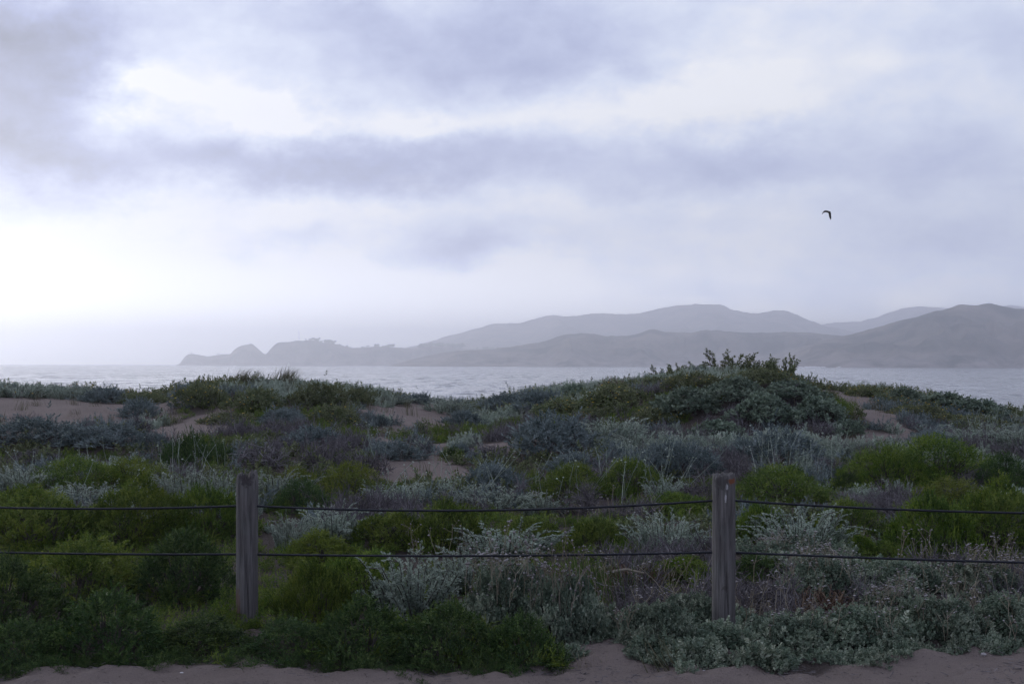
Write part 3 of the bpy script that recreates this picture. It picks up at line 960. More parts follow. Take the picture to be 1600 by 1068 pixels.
T_HEATH = tp(15, .085, .030, .010, .75, twig=.0015, bend=.25)
T_HEATHF = tp(10, .13, .045, .015, .75, bend=.2)
T_LUP = tp(11, .09, .045, .013, .85, rh=False, twig=.0015)
T_LUPF = tp(9, .13, .065, .022, .8)
T_BUR = tp(10, .05, .028, .019, 1.05, rh=True, cup=.15)
T_BURF = tp(7, .07, .06, .042, 1.0, rh=True, cup=.15)
T_OLIVE = tp(8, .09, .05, .028, .9, rh=True)
T_SAGE = tp(9, .05, .040, .017, .85, bend=.2, rh=True)
T_SAGEF = tp(7, .08, .060, .026, .8, rh=True)


def lobes(Wd, Hh, n, r):
    out = []
    for i in range(n):
        q = math.sqrt((i + .3) / n) * r.uniform(.85, 1.12)
        a = i * 2.4 + r.uniform(-.4, .4)
        rad = q * Wd / 2 * .72
        rl = Wd / 2 * r.uniform(.20, .38)
        top = Hh * (1 - .60 * min(q, 1.1) ** 2) * r.uniform(.72, 1.08)
        out.append((rad * math.cos(a), rad * math.sin(a), rl, max(top, .3 * Hh)))
    return out


def dome_points(Wd, Hh, n, dens, r, depth=(.78, 1.03)):
    lb = lobes(Wd, Hh, n, r)
    P_, D_ = [], []
    for (cx_, cy_, rl, top) in lb:
        cz, sz = top * .35, top * .65
        m = int(dens * 2.2 * math.pi * rl * (rl + sz))
        d = norm(r.normal(0, 1, (m, 3)))
        d = d[d[:, 2] > -.45]
        q = d * np.array([rl, rl, sz])
        rr_ = r.uniform(depth[0], depth[1], (len(d), 1))
        p_ = np.array([cx_, cy_, cz]) + q * rr_
        n_ = norm(d / np.array([rl, rl, sz]))
        ok = p_[:, 2] > .01
        for (ox, oy, orl, otop) in lb:
            if (ox, oy) == (cx_, cy_):
                continue
            e = ((p_[:, 0] - ox) / orl) ** 2 + ((p_[:, 1] - oy) / orl) ** 2 + ((p_[:, 2] - otop * .35) / (otop * .65)) ** 2
            ok &= e > .72
        P_.append(p_[ok])
        D_.append(n_[ok])
    return np.concatenate(P_), np.concatenate(D_), lb


def stems_for(lb, r, n=4, rad=.008):
    g_ = Geo()
    for (cx_, cy_, rl, top) in lb:
        for k_ in range(n):
            b = np.array([cx_ * .25 + r.normal(0, .03), cy_ * .25 + r.normal(0, .03), -.08])
            e = np.array([cx_ + r.normal(0, rl * .4), cy_ + r.normal(0, rl * .4), top * r.uniform(.5, .85)])
            m_ = b * .5 + e * .5 + r.normal(0, .04, 3)
            prisms(g_, [b, m_], [m_, e], [rad, rad * .7], [rad * .7, rad * .35], r.uniform(.2, .9))
    return g_


def bush(Wd, Hh, n, dens, tpl, up, jit, sc, seed, top_jit=0.0, c_mu=.5):
    r = np.random.default_rng(seed)
    p_, n_, lb = dome_points(Wd, Hh, n, dens, r)
    d_ = norm(n_ * (1 - up) + np.array([0, 0, up]) + r.normal(0, jit, p_.shape))
    s_ = sc * r.uniform(.7, 1.25, len(p_))
    if top_jit:
        p_ = p_ + d_ * (np.abs(r.normal(0, top_jit, (len(p_), 1))) * (r.random((len(p_), 1)) < .12))
    g_ = Geo()
    patch = .25 * vnoise(p_[:, 0] + seed, p_[:, 1] + p_[:, 2], .22, seed)
    c_ = np.clip(c_mu + patch + r.normal(0, .16, len(p_)), 0, 1)
    place(g_, tpl, p_ - d_ * .03, d_, s_, r, c_)
    return g_, lb, r


def sage(Wd, Hh, n, nseg, tpl, sc, seed, nod=.45, lean=.42):
    """plumes: many leafy stems that rise from a spread base and nod at the tip"""
    r = np.random.default_rng(seed)
    g_, gs = Geo(), Geo()
    pos, dr, scs, cs = [], [], [], []
    for i in range(n):
        q = math.sqrt(r.random())
        a = r.uniform(0, 2 * math.pi)
        b = np.array([math.cos(a) * q * Wd * .40, math.sin(a) * q * Wd * .40, -.03])
        ln = Hh * (1.08 - .45 * q ** 2) * r.uniform(.6, 1.1)
        ta = a + r.normal(0, .5)
        dirx = np.array([math.cos(ta), math.sin(ta), 0])
        tl = (lean * q + r.normal(0, .15))
        t_s = np.linspace(.12, 1, nseg)
        nodk = nod * r.uniform(-.2, 1.4) * ln * .35
        path = b + np.outer(t_s, [0, 0, ln]) + np.outer(t_s * tl * ln + np.maximum(t_s - .75, 0) ** 2 * 16 * nodk, dirx) - np.outer(np.maximum(t_s - .82, 0) ** 2 * 25 * nodk * .7, [0, 0, 1])
        tan = norm(np.gradient(path, axis=0))
        pos.append(path)
        dr.append(norm(tan + r.normal(0, .35, path.shape)))
        scs.append(sc * (1.15 - .5 * t_s) * r.uniform(.85, 1.15))
        cs.append(np.clip(r.normal(.5, .17) + .0 * t_s, 0, 1))
        k_ = max(2, nseg // 5)
        prisms(gs, path[:-1:k_], path[np.minimum(np.arange(0, nseg - 1, k_) + k_, nseg - 1)], .0045, .0035, r.uniform(.3, .9))
    place(g_, tpl, np.concatenate(pos), np.concatenate(dr), np.concatenate(scs), r, np.concatenate(cs))
    return g_, gs


def twiggy(Wd, Hh, n, seed, w=.0028, k2=7):
    """dead bush: a mesh of fine bare twigs"""
    r = np.random.default_rng(seed)
    g_ = Geo()
    p_, n_, lb = dome_points(Wd, Hh, 5, n, r, (.45, 1.0))
    d_ = norm(n_ * .5 + np.array([0, 0, .45]) + r.normal(0, .5, p_.shape))
    ln = r.uniform(.06, .16, (len(p_), 1))
    e_ = p_ + d_ * ln
    prisms(g_, p_ - d_ * .05, e_, w, w * .5, np.clip(r.normal(.5, .25, len(p_)), 0, 1))
    for k_ in range(k2 // 3):
        d2 = norm(d_ + r.normal(0, .7, d_.shape))
        b2 = p_ + d_ * ln * r.uniform(.1, .8, (len(p_), 1))
        prisms(g_, b2, b2 + d2 * ln * .6, w * .7, w * .4, np.clip(r.normal(.5, .25, len(p_)), 0, 1))
    return g_, lb, r


def octa(geo, c, r_, cc, m=0, flat=.7):
    c = np.atleast_2d(c)
    n = len(c)
    r_ = np.broadcast_to(r_, (n,))
    b = np.array([(1, 0, 0), (.5, .87, 0), (-.5, .87, 0), (-1, 0, 0), (-.5, -.87, 0), (.5, -.87, 0), (0, 0, flat), (0, 0, -flat)], float)
    f = np.array([(i, (i + 1) % 6, 6) for i in range(6)] + [((i + 1) % 6, i, 7) for i in range(6)])
    v = c[:, None] + b[None] * r_[:, None, None]
    T_ = (f[None] + (np.arange(n) * 8)[:, None, None]).reshape(-1, 3)
    geo.add(v.reshape(-1, 3), T_, np.repeat(np.broadcast_to(cc, (n,)), 8), m)


def stalks(base, r, hmin, hmax, spread=.2, head=.013, heads=3):
    """dry flower stalks with small round heads; returns stalk and head geometry"""
    gs, gh = Geo(), Geo()
    for b in base:
        h = r.uniform(hmin, hmax)
        d = np.array([r.normal(0, spread), r.normal(0, spread), 1.0])
        m_ = b + d * h * .6
        e = b + d * h + np.array([r.normal(0, .03), r.normal(0, .03), 0])
        prisms(gs, [b, m_], [m_, e], [.0028 * head / .011, .0024 * head / .011], [.0024, .0018], r.uniform(.2, .9))
        ends = [e]
        for k_ in range(heads - 1):
            s0 = m_ + (e - m_) * r.uniform(.1, .8)
            ee = s0 + np.array([r.normal(0, .035), r.normal(0, .035), r.uniform(.02, .07)])
            prisms(gs, s0, ee, .0018, .0014, .5)
            ends.append(ee)
        octa(gh, np.array(ends), head * r.uniform(.6, 1.2, len(ends)), r.random(len(ends)))
    return gs, gh


def tuft(n, h, spread, r, w=.006, bendk=.5, wind=(0.0, 0.0)):
    """grass blades, three segments each"""
    g_ = Geo()
    for i in range(n):
        b = np.array([r.normal(0, spread * .25), r.normal(0, spread * .25), -.03])
        a = r.uniform(0, 6.283)
        d = np.array([math.cos(a), math.sin(a), 0]) * r.uniform(.1, 1) * bendk + np.array([wind[0], wind[1], 0])
        hh = h * r.uniform(.55, 1.1)
        s_ = np.array([-math.sin(a + .6), math.cos(a + .6), 0])
        V_ = []
        for t__, ww in ((0, 1.0), (.4, .9), (.75, .6), (1.0, 0.05)):
            c_ = b + np.array([0, 0, hh * t__ * (1 - .22 * t__ * np.linalg.norm(d))]) + d * hh * t__ * t__ * .75
            V_ += [c_ - s_ * w * ww / 2, c_ + s_ * w * ww / 2]
        g_.add(V_, [(0, 1, 3), (0, 3, 2), (2, 3, 5), (2, 5, 4), (4, 5, 7), (4, 7, 6)], np.clip(r.normal(.5, .25), 0, 1))
    return g_


# ------------------------------------------------------------------ plants: library of meshes, keyed by kind: (width, height, [(part, mesh, stuff)])
LIB = {}


def reg(kind, w, h, parts):
    LIB.setdefault(kind, []).append((w, h, parts))


def std(kind, mat, w, h, n, dens, tpl, up, jit, sc, seed, top=0.0, stem_rad=.008):
    g_, lb, r = bush(w, h, n, dens, tpl, up, jit, sc, seed, top)
    reg(kind, w, h, [('foliage', g_.mesh(kind + '_foliage', M[mat]), True), ('stem', stems_for(lb, r, 3, stem_rad).mesh(kind + '_stem', M['bark']), False)])


for kind, mat in (('green', 'green'), ('deep', 'deep'), ('lime', 'lime')):
    nv = 3 if kind == 'green' else 2
    for i in range(nv):
        w, h = ((1.5, .62), (1.0, .55), (1.3, .45))[i]
        std(kind, mat, w, h, (30, 20, 26)[i], 640, T_HEATH + tp(9, .075, .034, .017, .85, rh=True, twig=.0015)[:1], .30, .40, 1.0, 100 + i + len(kind) * 7, .035)
    for i in range(2):
        std(kind + '_far', mat, (1.6, 1.1)[i], (.6, .55)[i], (26, 18)[i], 560, T_HEATHF, .28, .38, .72, 130 + i + len(kind) * 5, .02)
for i in range(2):
    std('upright_far', 'deep', (1.3, 1.0)[i], .6, (9, 7)[i], 420, tp(9, .18, .06, .012, .4), .75, .16, 1.0, 180 + i, .06)
for i in range(3):
    std('lupin_far', 'lupin', (1.7, 1.2, 1.0)[i], (.6, .55, .4)[i], (20, 15, 12)[i], 330, T_LUPF, .45, .36, 1.0, 200 + i, .10)
for i in range(2):
    std('hummock_far', 'hummock', (1.5, 1.0)[i], (.5, .42)[i], (26, 18)[i], 300, T_BURF, .45, .4, 1.0, 230 + i, .06)
for i in range(2):
    w, h = ((1.6, .5), (1.1, .42))[i]
    g_, lb, r = bush(w, h, (13, 9)[i], 300, T_OLIVE, .4, .45, 1.0, 240 + i, .08)
    pp, nn, _ = dome_points(w, h, (13, 9)[i], 22, np.random.default_rng(240 + i), (1.0, 1.06))
    gf = Geo()
    octa(gf, pp + nn * .05, r.uniform(.014, .026, len(pp)), r.random(len(pp)), flat=.35)
    reg('olive_far', w, h, [('foliage', g_.mesh('olive_foliage', M['olive']), True), ('stem', stems_for(lb, r, 3).mesh('olive_stem', M['bark']), False),
                            ('flowers', gf.mesh('yellow_flowers', M['yellow']), True)])
    reg('olive_plain_far', w, h, [('foliage', LIB['olive_far'][-1][2][0][1], True), ('stem', LIB['olive_far'][-1][2][1][1], False)])
for i in range(3):
    w, h = ((.75, .55), (.5, .5), (1.1, .45))[i]
    g_, gs = sage(w, h, (105, 62, 150)[i], 20, T_SAGE, .88, 260 + i)
    reg('sage', w, h, [('foliage', g_.mesh('sage_foliage', M['silver']), True), ('stem', gs.mesh('sage_stem', M['bark']), False)])
    g_, gs = sage(w * 1.3, h * 1.1, (84, 56, 120)[i], 13, T_SAGEF, .88, 270 + i)
    reg('sage_far', w * 1.3, h * 1.1, [('foliage', g_.mesh('sage_foliage', M['silver']), True), ('stem', gs.mesh('sage_stem', M['bark']), False)])
for i in range(2):
    w, h = ((1.2, .42), (.9, .35))[i]
    g_, lb, r = bush(w, h, (24, 16)[i], 1050, T_BUR, .5, .45, 1.0, 280 + i, .05)
    pp, nn, _ = dome_points(w, h, (14, 10)[i], 16, np.random.default_rng(280 + i), (.85, 1.0))
    gs, gh = stalks(pp[pp[:, 2] > h * .35], r, .08, .2, .22, .011, 2)
    reg('bur', w, h, [('foliage', g_.mesh('bur_foliage', M['bur']), True), ('stem', stems_for(lb, r, 3, .006).mesh('bur_stem', M['bark']), False),
                      ('flower_stalk', gs.mesh('bur_stalks', M['straw']), True), ('flower_head', gh.mesh('bur_heads', M['head']), True)])
    reg('bur_plain', w, h, [('foliage', LIB['bur'][-1][2][0][1], True), ('stem', LIB['bur'][-1][2][1][1], False)])
    # dry one, crowded with flower heads
    pp, nn, _ = dome_points(w, h, (14, 10)[i], 75, np.random.default_rng(280 + i), (.8, 1.0))
    gs, gh = stalks(pp[pp[:, 2] > h * .3], r, .08, .24, .25, .012, 3)
    reg('headed', w, h, [('foliage', LIB['bur'][-1][2][0][1], True), ('stem', LIB['bur'][-1][2][1][1], False),
                         ('flower_stalk', gs.mesh('headed_stalks', M['straw']), True), ('flower_head', gh.mesh('headed_heads', M['head']), True)])
for i in range(2):
    w, h = ((1.2, .42), (.8, .38))[i]
    g_, lb, r = twiggy(w, h, 420, 300 + i)
    reg('dead', w, h, [('twigs', g_.mesh('dead_twigs', M['dead']), True), ('stem', stems_for(lb, r, 4).mesh('dead_stem', M['bark']), False)])
    g_, lb, r = twiggy(w, h, 260, 310 + i, .0055)
    reg('dead_far', w, h, [('twigs', g_.mesh('dead_twigs', M['dead']), True), ('stem', stems_for(lb, r, 4).mesh('dead_stem', M['bark']), False)])
    g_, lb, r = twiggy(w * .6, h * .7, 300, 320 + i, .005)
    reg('rust', w * .6, h * .7, [('twigs', g_.mesh('rust_twigs', M['rust']), True), ('stem', stems_for(lb, r, 3).mesh('rust_stem', M['bark']), False)])
for i in range(2):
    r = np.random.default_rng(330 + i)
    reg('tuft', .5, .55, [('blades', tuft(170, .55, .35, r, .007, .35, (.32, 0)).mesh('tuft_blades', M['grass']), True)])
    reg('strawtuft', .4, .3, [('blades', tuft(110, .3, .3, r, .006, .8, (.1, 0)).mesh('straw_blades', M['straw']), True)])
    reg('reed', .7, .45, [('blades', tuft(420, .45, 1.2, r, .006, .35, (-.15, 0)).mesh('reed_blades', M['reed']), True)])
for i in range(3):                       # tall leafy plants on the crest
    r = np.random.default_rng(340 + i)
    gs, gl = Geo(), Geo()
    tl = tp(10, .11, .08, .036, .9, rh=True, cup=.1)
    for k in range((8, 10, 6)[i]):
        b = np.array([r.normal(0, .10), r.normal(0, .10), -.1])
        d = np.array([r.normal(0, .38), r.normal(0, .3), 1])
        h = .55 * r.uniform(.6, 1.05)
        prisms(gs, b, b + d * h, .007, .004, .4)
        n = 9
        s_ = np.linspace(.22, 1.0, n)
        place(gl, tl, b + np.outer(s_, d * h), norm(d + r.normal(0, .35, (n, 3))), (1.15 - .5 * s_), r)
    reg('leafy', .45, .55, [('foliage', gl.mesh('leafy_foliage', M['leafy']), True), ('stem', gs.mesh('leafy_stem', M['bark']), False)])


KINDS = {
    'green': 'green_shrub', 'green_far': 'green_shrub', 'deep': 'dark_green_shrub', 'deep_far': 'dark_green_shrub', 'lime': 'yellow_green_shrub', 'lime_far': 'yellow_green_shrub',
    'upright_far': 'broom_bush', 'lupin_far': 'blue_grey_bush', 'hummock_far': 'grey_green_bush', 'olive_far': 'flowering_bush', 'olive_plain_far': 'olive_bush', 'sage': 'silver_sage',
    'sage_far': 'silver_sage', 'bur': 'beach_bur', 'bur_plain': 'beach_bur', 'headed': 'dry_flower_bush', 'dead': 'dead_bush', 'dead_far': 'dead_bush', 'rust': 'dry_bush',
    'tuft': 'grass_tuft', 'strawtuft': 'straw_tuft', 'reed': 'reed_tuft', 'leafy': 'leafy_plant',
}
GROUPS = {'green_shrub': 'green shrubs on the dune', 'dark_green_shrub': 'green shrubs on the dune', 'yellow_green_shrub': 'yellow-green shrubs on the dune', 'blue_grey_bush': 'blue-grey bushes on the dune',
          'grey_green_bush': 'grey-green bushes of the dune hummock', 'flowering_bush': 'olive bushes along the crest', 'olive_bush': 'olive bushes along the crest', 'silver_sage': 'silver sage plants',
          'beach_bur': 'low grey-green mats by the path', 'dry_flower_bush': 'bushes with dry flower heads', 'dead_bush': 'bare dead bushes', 'dry_bush': 'rusty dry bushes',
          'grass_tuft': 'grass tufts on the crest', 'straw_tuft': 'straw tufts', 'leafy_plant': 'leafy plants on top of the mound'}
CATS = {'grass_tuft': 'grass', 'straw_tuft': 'grass', 'reed_tuft': 'grass', 'leafy_plant': 'plant', 'silver_sage': 'shrub', 'beach_bur': 'plant'}
_uses = {}
HF = {'lupin_far': .8, 'sage_far': .78, 'sage': .85, 'hummock_far': .85, 'olive_far': .85, 'olive_plain_far': .85, 'dead_far': .8, 'green_far': 1.15, 'lime_far': 1.25, 'deep_far': 1.1, 'bur': .85, 'bur_plain': .85}
prnd = random.Random(4)
PLANTED = []


def plant(kind, u, v, wpx, hpx, label):
    """stand a plant on the dune where the photo shows its foot; sizes are read off at that distance"""
    x, y, z = spot(u, v)
    w, h = wpx / F * y, hpx / F * y
    vs = LIB[kind]
    i = _uses.get(kind, 0)
    _uses[kind] = i + 1
    best = sorted(range(len(vs)), key=lambda q: abs(math.log(vs[q][0] / w)) + .25 * ((q + i) % len(vs)))[0]
    bw, bh, parts = vs[best]
    nm = KINDS[kind]
    # the plant's middle is half its width behind its foot
    yo = min(w * .35, .6)
    y2, x2 = y + yo, x * (y + yo) / y
    h *= HF.get(kind, 1.0)
    t__ = thing(nm, label, CATS.get(nm, 'bush'), (x2, y2, float(ground(x2, y2)) - .02), GROUPS.get(nm))
    s = w / bw
    t__.rotation_euler = (0, 0, prnd.uniform(0, 6.28) if kind not in ('tuft', 'reed') else 0)
    t__.scale = (s, s, h / bh)
    for (pn, me, stuff) in parts:
        put(pn, me, t__, kind='stuff')
    PLANTED.append((x2, y2, w, kind))
    return t__

# ------------------------------------------------------------------ plants: which one stands where
# kind, u and v of the foot in the photo, width, height, label
P = [
    # tall leafy plants and grass on the skyline
    ('leafy', 1036, 590, 32, 25, 'small leafy plant alone at the far left end of the mound top'),
    ('leafy', 1058, 588, 38, 23, 'leafy plant second from the left on the mound top'),
    ('leafy', 1092, 582, 42, 21, 'low leafy plant on the rise left of the tallest mound plant'),
    ('leafy', 1130, 584, 55, 39, 'tallest leafy plant at the very peak of the mound'),
    ('leafy', 1165, 586, 50, 30, 'bushy leafy plant just right of the tallest plant at the peak'),
    ('leafy', 1196, 588, 55, 33, 'broad leafy plant on the right shoulder of the mound peak'),
    ('leafy', 1226, 592, 38, 42, 'slender leafy plant leaning out at the right end of the mound peak'),
    ('leafy', 1258, 598, 25, 23, 'small leafy sprig alone on the slope right of the mound peak'),
    ('tuft', 376, 606, 48, 35, 'wind-bent tuft of tall brown grass on the left crest, the left one of two'),
    ('tuft', 442, 608, 64, 38, 'larger wind-bent grass tuft on the left crest beside dark bushes'),
    ('tuft', 985, 606, 22, 22, 'small grass tuft against the water left of the mound'),
    # crest, left of the sand dip
    ('sage_far', 30, 622, 100, 32, 'grey sage on the crest at the left edge above bare sand'),
    ('sage_far', 105, 624, 90, 32, 'grey sage on the left crest behind the top of the sand slope'),
    ('lupin_far', 165, 630, 100, 32, 'grey-green bush on the crest where the left sand slope ends'),
    ('olive_plain_far', 225, 633, 100, 26, 'low dark mat in the notch of the left crest'),
    ('lupin_far', 218, 655, 80, 32, 'grey-green bush low on the slope below the crest notch'),
    ('olive_far', 318, 640, 110, 46, 'olive bush with yellow flowers right of the crest notch'),
    ('lupin_far', 300, 622, 70, 30, 'grey bush on the crest directly above the yellow flowers'),
    ('olive_far', 400, 645, 100, 48, 'olive bush with yellow flowers under the grass tufts'),
    ('olive_far', 360, 664, 100, 26, 'low flowering olive bush at the foot of the crest thicket'),
    ('olive_plain_far', 500, 640, 110, 50, 'dark olive bush crowning the crest right of the grass tufts'),
    ('olive_far', 520, 664, 100, 40, 'olive bush with yellow flowers beside the central sand slope'),
    ('olive_plain_far', 558, 632, 60, 34, 'dark olive bush at the right end of the crest thicket'),
    ('lupin_far', 445, 667, 90, 34, 'dull green bush in the middle of the left thicket below the crest'),
    ('sage_far', 612, 632, 70, 20, 'pale low sage on the crest above the central sand slope'),
    ('lupin_far', 655, 632, 60, 20, 'grey bush on the crest just left of the lowest dip'),
    ('sage_far', 700, 648, 80, 34, 'pale grey sage in the lowest dip of the crest'),
    ('lupin_far', 722, 668, 80, 34, 'dark grey bush right of the central sand slope'),
    ('lupin_far', 590, 668, 44, 22, 'little grey bush on the left part of the central sand slope'),
    # crest, right of the dip
    ('lupin_far', 790, 646, 90, 30, 'dark grey-green bush at the left foot of the large mound'),
    ('lupin_far', 845, 640, 90, 38, 'grey-green bush on the left shoulder of the large mound against the water'),
    ('olive_far', 880, 652, 110, 38, 'flowering olive bush on the left flank of the large mound'),
    ('hummock_far', 900, 622, 90, 24, 'low grey-green bush on the mound skyline left of the rust bush'),
    ('olive_far', 965, 640, 120, 46, 'flowering olive bush halfway up the large mound'),
    ('rust', 962, 610, 60, 20, 'reddish dry bush on the skyline of the large mound'),
    ('olive_plain_far', 1020, 612, 110, 26, 'olive bush right of the reddish skyline bush'),
    ('olive_far', 1085, 616, 120, 36, 'flowering olive bush below the peak of the large mound'),
    ('olive_plain_far', 1180, 606, 120, 28, 'olive bush under the broad leafy plants of the peak'),
    ('rust', 1142, 604, 50, 14, 'rusty dry patch of twigs just under the mound peak'),
    ('olive_far', 925, 660, 90, 26, 'low flowering olive bush at the base of the mound flank'),
    # hummock before the mound
    ('hummock_far', 1070, 658, 120, 50, 'grey-green bush on the left end of the dark hummock'),
    ('hummock_far', 1150, 640, 130, 40, 'grey-green bush on the upper middle of the dark hummock'),
    ('hummock_far', 1235, 636, 120, 36, 'grey-green bush on the upper right of the dark hummock'),
    ('hummock_far', 1190, 672, 130, 46, 'grey-green bush on the lower middle of the dark hummock'),
    ('hummock_far', 1278, 666, 100, 46, 'grey-green bush on the dark hummock next to the right sand path'),
    ('hummock_far', 1322, 686, 66, 30, 'rounded pale bush at the lower right tip of the hummock on bare sand'),
    ('hummock_far', 1120, 690, 100, 34, 'grey-green bush at the lower left foot of the dark hummock'),
    ('olive_far', 1030, 668, 90, 36, 'flowering olive bush where the hummock meets the mound'),
    # right crest
    ('olive_far', 1350, 620, 80, 24, 'flowering olive bush at the top of the right sand path'),
    ('hummock_far', 1410, 634, 100, 32, 'dark bush on the right crest beyond the sand path'),
    ('hummock_far', 1480, 646, 110, 34, 'dark bush in the middle of the right crest'),
    ('hummock_far', 1540, 655, 80, 34, 'dark bush at the low right end of the crest'),
    ('olive_far', 1430, 656, 120, 28, 'flowering bush below the right crest beside the sand'),
    ('olive_far', 1520, 668, 100, 24, 'flowering bush under the low right end of the crest'),
    ('sage_far', 1590, 668, 80, 26, 'pale sage on the crest at the right edge of the view'),
    ('dead', 1556, 640, 30, 22, 'bare twigs poking above the right crest against the water'),
    ('lupin_far', 1455, 702, 100, 40, 'brownish grey bush right of the sand path'),
    ('sage_far', 1530, 698, 90, 46, 'silver sage with tangled pale stems below the right crest'),
    ('sage_far', 1592, 706, 80, 50, 'silver sage at the right edge with tangled pale stems'),
    # middle slope
    ('lupin_far', 55, 704, 170, 46, 'broad blue-grey bush below the left sand slope at the edge'),
    ('lupin_far', 165, 708, 150, 44, 'blue-grey bush in front of the left sand slope'),
    ('lupin_far', 235, 706, 70, 32, 'small blue-grey bush left of the dark green broom'),
    ('dead_far', 60, 728, 120, 26, 'dull brown bare bush under the broad left blue-grey bush'),
    ('upright_far', 305, 736, 140, 54, 'dark green broom bush with fine upright shoots on the left slope'),
    ('dead_far', 415, 735, 130, 54, 'purple-grey bare bush right of the dark green broom'),
    ('dead_far', 500, 738, 110, 54, 'dark bare bush above the yellow-green mat left of centre'),
    ('lupin_far', 490, 700, 110, 36, 'grey bush behind the dark bare bush left of centre'),
    ('dead_far', 575, 742, 90, 48, 'bare bush next to the lower sand patch'),
    ('lupin_far', 612, 720, 110, 38, 'dark blue-grey bush on the central slope between two sand patches'),
    ('lupin_far', 718, 712, 44, 24, 'small dark bush beside the narrow sand gully'),
    ('upright_far', 706, 716, 34, 18, 'tiny green bush on the sand at the middle of the slope'),
    ('dead_far', 770, 724, 90, 34, 'pale dead bush right of the lower sand patch'),
    ('lupin_far', 862, 716, 170, 66, 'big rounded dark blue-grey bush at the centre of the slope'),
    ('sage_far', 960, 690, 110, 46, 'silver sage right of the big dark central bush'),
    ('lupin_far', 900, 744, 110, 42, 'grey bush in front of the big dark central bush'),
    ('lupin_far', 1045, 752, 180, 68, 'big rounded grey-blue bush left of the stained post'),
    ('sage_far', 985, 705, 70, 34, 'small silver sage between the two big rounded bushes'),
    ('lupin_far', 1220, 728, 150, 58, 'blue-grey bush below the hummock right of the stained post'),
    ('dead_far', 1305, 744, 90, 34, 'purple-grey bare bush below the end of the sand path'),
    ('lupin_far', 1160, 722, 80, 44, 'grey bush behind the top of the stained post'),
    # green mats and silver sages behind the fence
    ('green_far', 120, 772, 190, 48, 'bright green low mat behind silver sage on the left'),
    ('lime_far', 205, 766, 150, 38, 'yellow-green low mat under the dark green broom'),
    ('sage_far', 40, 775, 110, 60, 'silver sage at the left edge above the green thicket'),
    ('sage_far', 130, 796, 120, 46, 'silver sage between the bright mat and the green thicket'),
    ('sage_far', 205, 797, 80, 34, 'small silver sage below the yellow-green mat'),
    ('sage', 285, 798, 110, 76, 'large silver sage left of the ragged post'),
    ('sage', 345, 800, 90, 72, 'silver sage close to the left side of the ragged post'),
    ('sage', 430, 780, 90, 56, 'silver sage close to the right side of the ragged post'),
    ('lime_far', 545, 776, 130, 42, 'yellow-green mat below the dark bare bushes'),
    ('lime_far', 460, 768, 90, 32, 'yellow-green mat behind the top of the ragged post'),
    ('deep_far', 470, 806, 110, 50, 'dark green shrub right of the ragged post top'),
    ('sage_far', 620, 792, 110, 46, 'grey sage in front of the lower sand patch'),
    ('sage_far', 700, 788, 100, 44, 'grey sage right of the lower sand patch'),
    ('lupin_far', 770, 770, 110, 54, 'grey bush left of the central green shrubs'),
    ('sage_far', 780, 798, 100, 46, 'pale grey sage above the middle of the upper cable'),
    ('green_far', 895, 782, 130, 52, 'green shrub in front of the central grey bushes'),
    ('green_far', 985, 776, 130, 52, 'green shrub below the two big rounded bushes'),
    ('dead_far', 1085, 784, 100, 36, 'brown-purple dead dome left of the stained post'),
    ('sage_far', 1040, 780, 60, 48, 'pale stalky sage before the dead brown dome'),
    ('dead', 905, 812, 130, 52, 'dry silver-brown bush with curled stalks above the upper cable'),
    ('sage', 850, 808, 60, 46, 'thin grey sage left of the curled dry stalks'),
    ('green_far', 1215, 790, 170, 50, 'green shrub right of the stained post top'),
    ('deep_far', 1240, 756, 60, 26, 'small dark rounded shrub right of the stained post top'),
    ('deep_far', 1325, 768, 60, 30, 'small dark green shrub left of the largest green shrub'),
    ('green_far', 1390, 768, 170, 62, 'green shrub forming the left part of the largest green mound'),
    ('green_far', 1470, 764, 200, 68, 'largest bright green shrub on the right slope'),
    ('deep_far', 1570, 774, 110, 56, 'dark green shrub at the right edge beside a purple bare bush'),
    ('dead_far', 1516, 770, 80, 44, 'purple bare bush wedged between two right green shrubs'),
    ('dead', 1350, 808, 140, 40, 'brownish purple bare bush above the right cable'),
    ('green_far', 1330, 842, 130, 54, 'dull green shrub under the brownish bare bush on the right'),
    ('green', 1560, 868, 200, 108, 'big bright green shrub at the right edge crossed by the cables'),
    ('green', 1465, 872, 170, 100, 'big bright green shrub crossed by the upper right cable'),
    ('lime_far', 1490, 800, 170, 40, 'yellow-green shrub behind the big right shrubs'),
    ('sage', 1250, 862, 140, 78, 'big silver sage between the stained post and the small round green shrub'),
    ('green', 1345, 868, 60, 38, 'small rounded green shrub just above the lower right cable'),
    ('green', 1388, 872, 56, 34, 'flat little green shrub next to the small rounded one'),
    ('sage', 1492, 860, 54, 40, 'little silver sage in front of the big right green shrub'),
    ('dead', 1590, 862, 60, 54, 'pale dry bush at the right edge above the lower cable'),
    # behind and between the posts
    ('green', 700, 868, 150, 80, 'bright green shrub under the middle of the upper cable'),
    ('green', 610, 862, 130, 66, 'bright green shrub right of the two small sages behind the cable'),
    ('sage', 520, 850, 90, 72, 'silver sage between the cables right of the ragged post'),
    ('sage', 455, 866, 50, 76, 'narrow silver sage close to the ragged post between the cables'),
    ('lime', 500, 890, 140, 56, 'yellow-green shrub under the lower cable right of the ragged post'),
    ('green', 835, 850, 90, 46, 'green shrub behind the cables left of the dry stalks'),
    ('sage', 790, 880, 130, 70, 'grey sage with dry heads at the middle of the lower cable'),
    ('green', 930, 862, 120, 52, 'green shrub at the lower cable in the gap right of centre'),
    ('sage', 1040, 868, 110, 80, 'silver sage between the cables left of the stained post'),
    ('green', 1060, 808, 110, 42, 'green shrub touching the upper cable beside the stained post'),
    ('reed', 885, 940, 150, 84, 'patch of fresh green upright grass below the lower cable'),
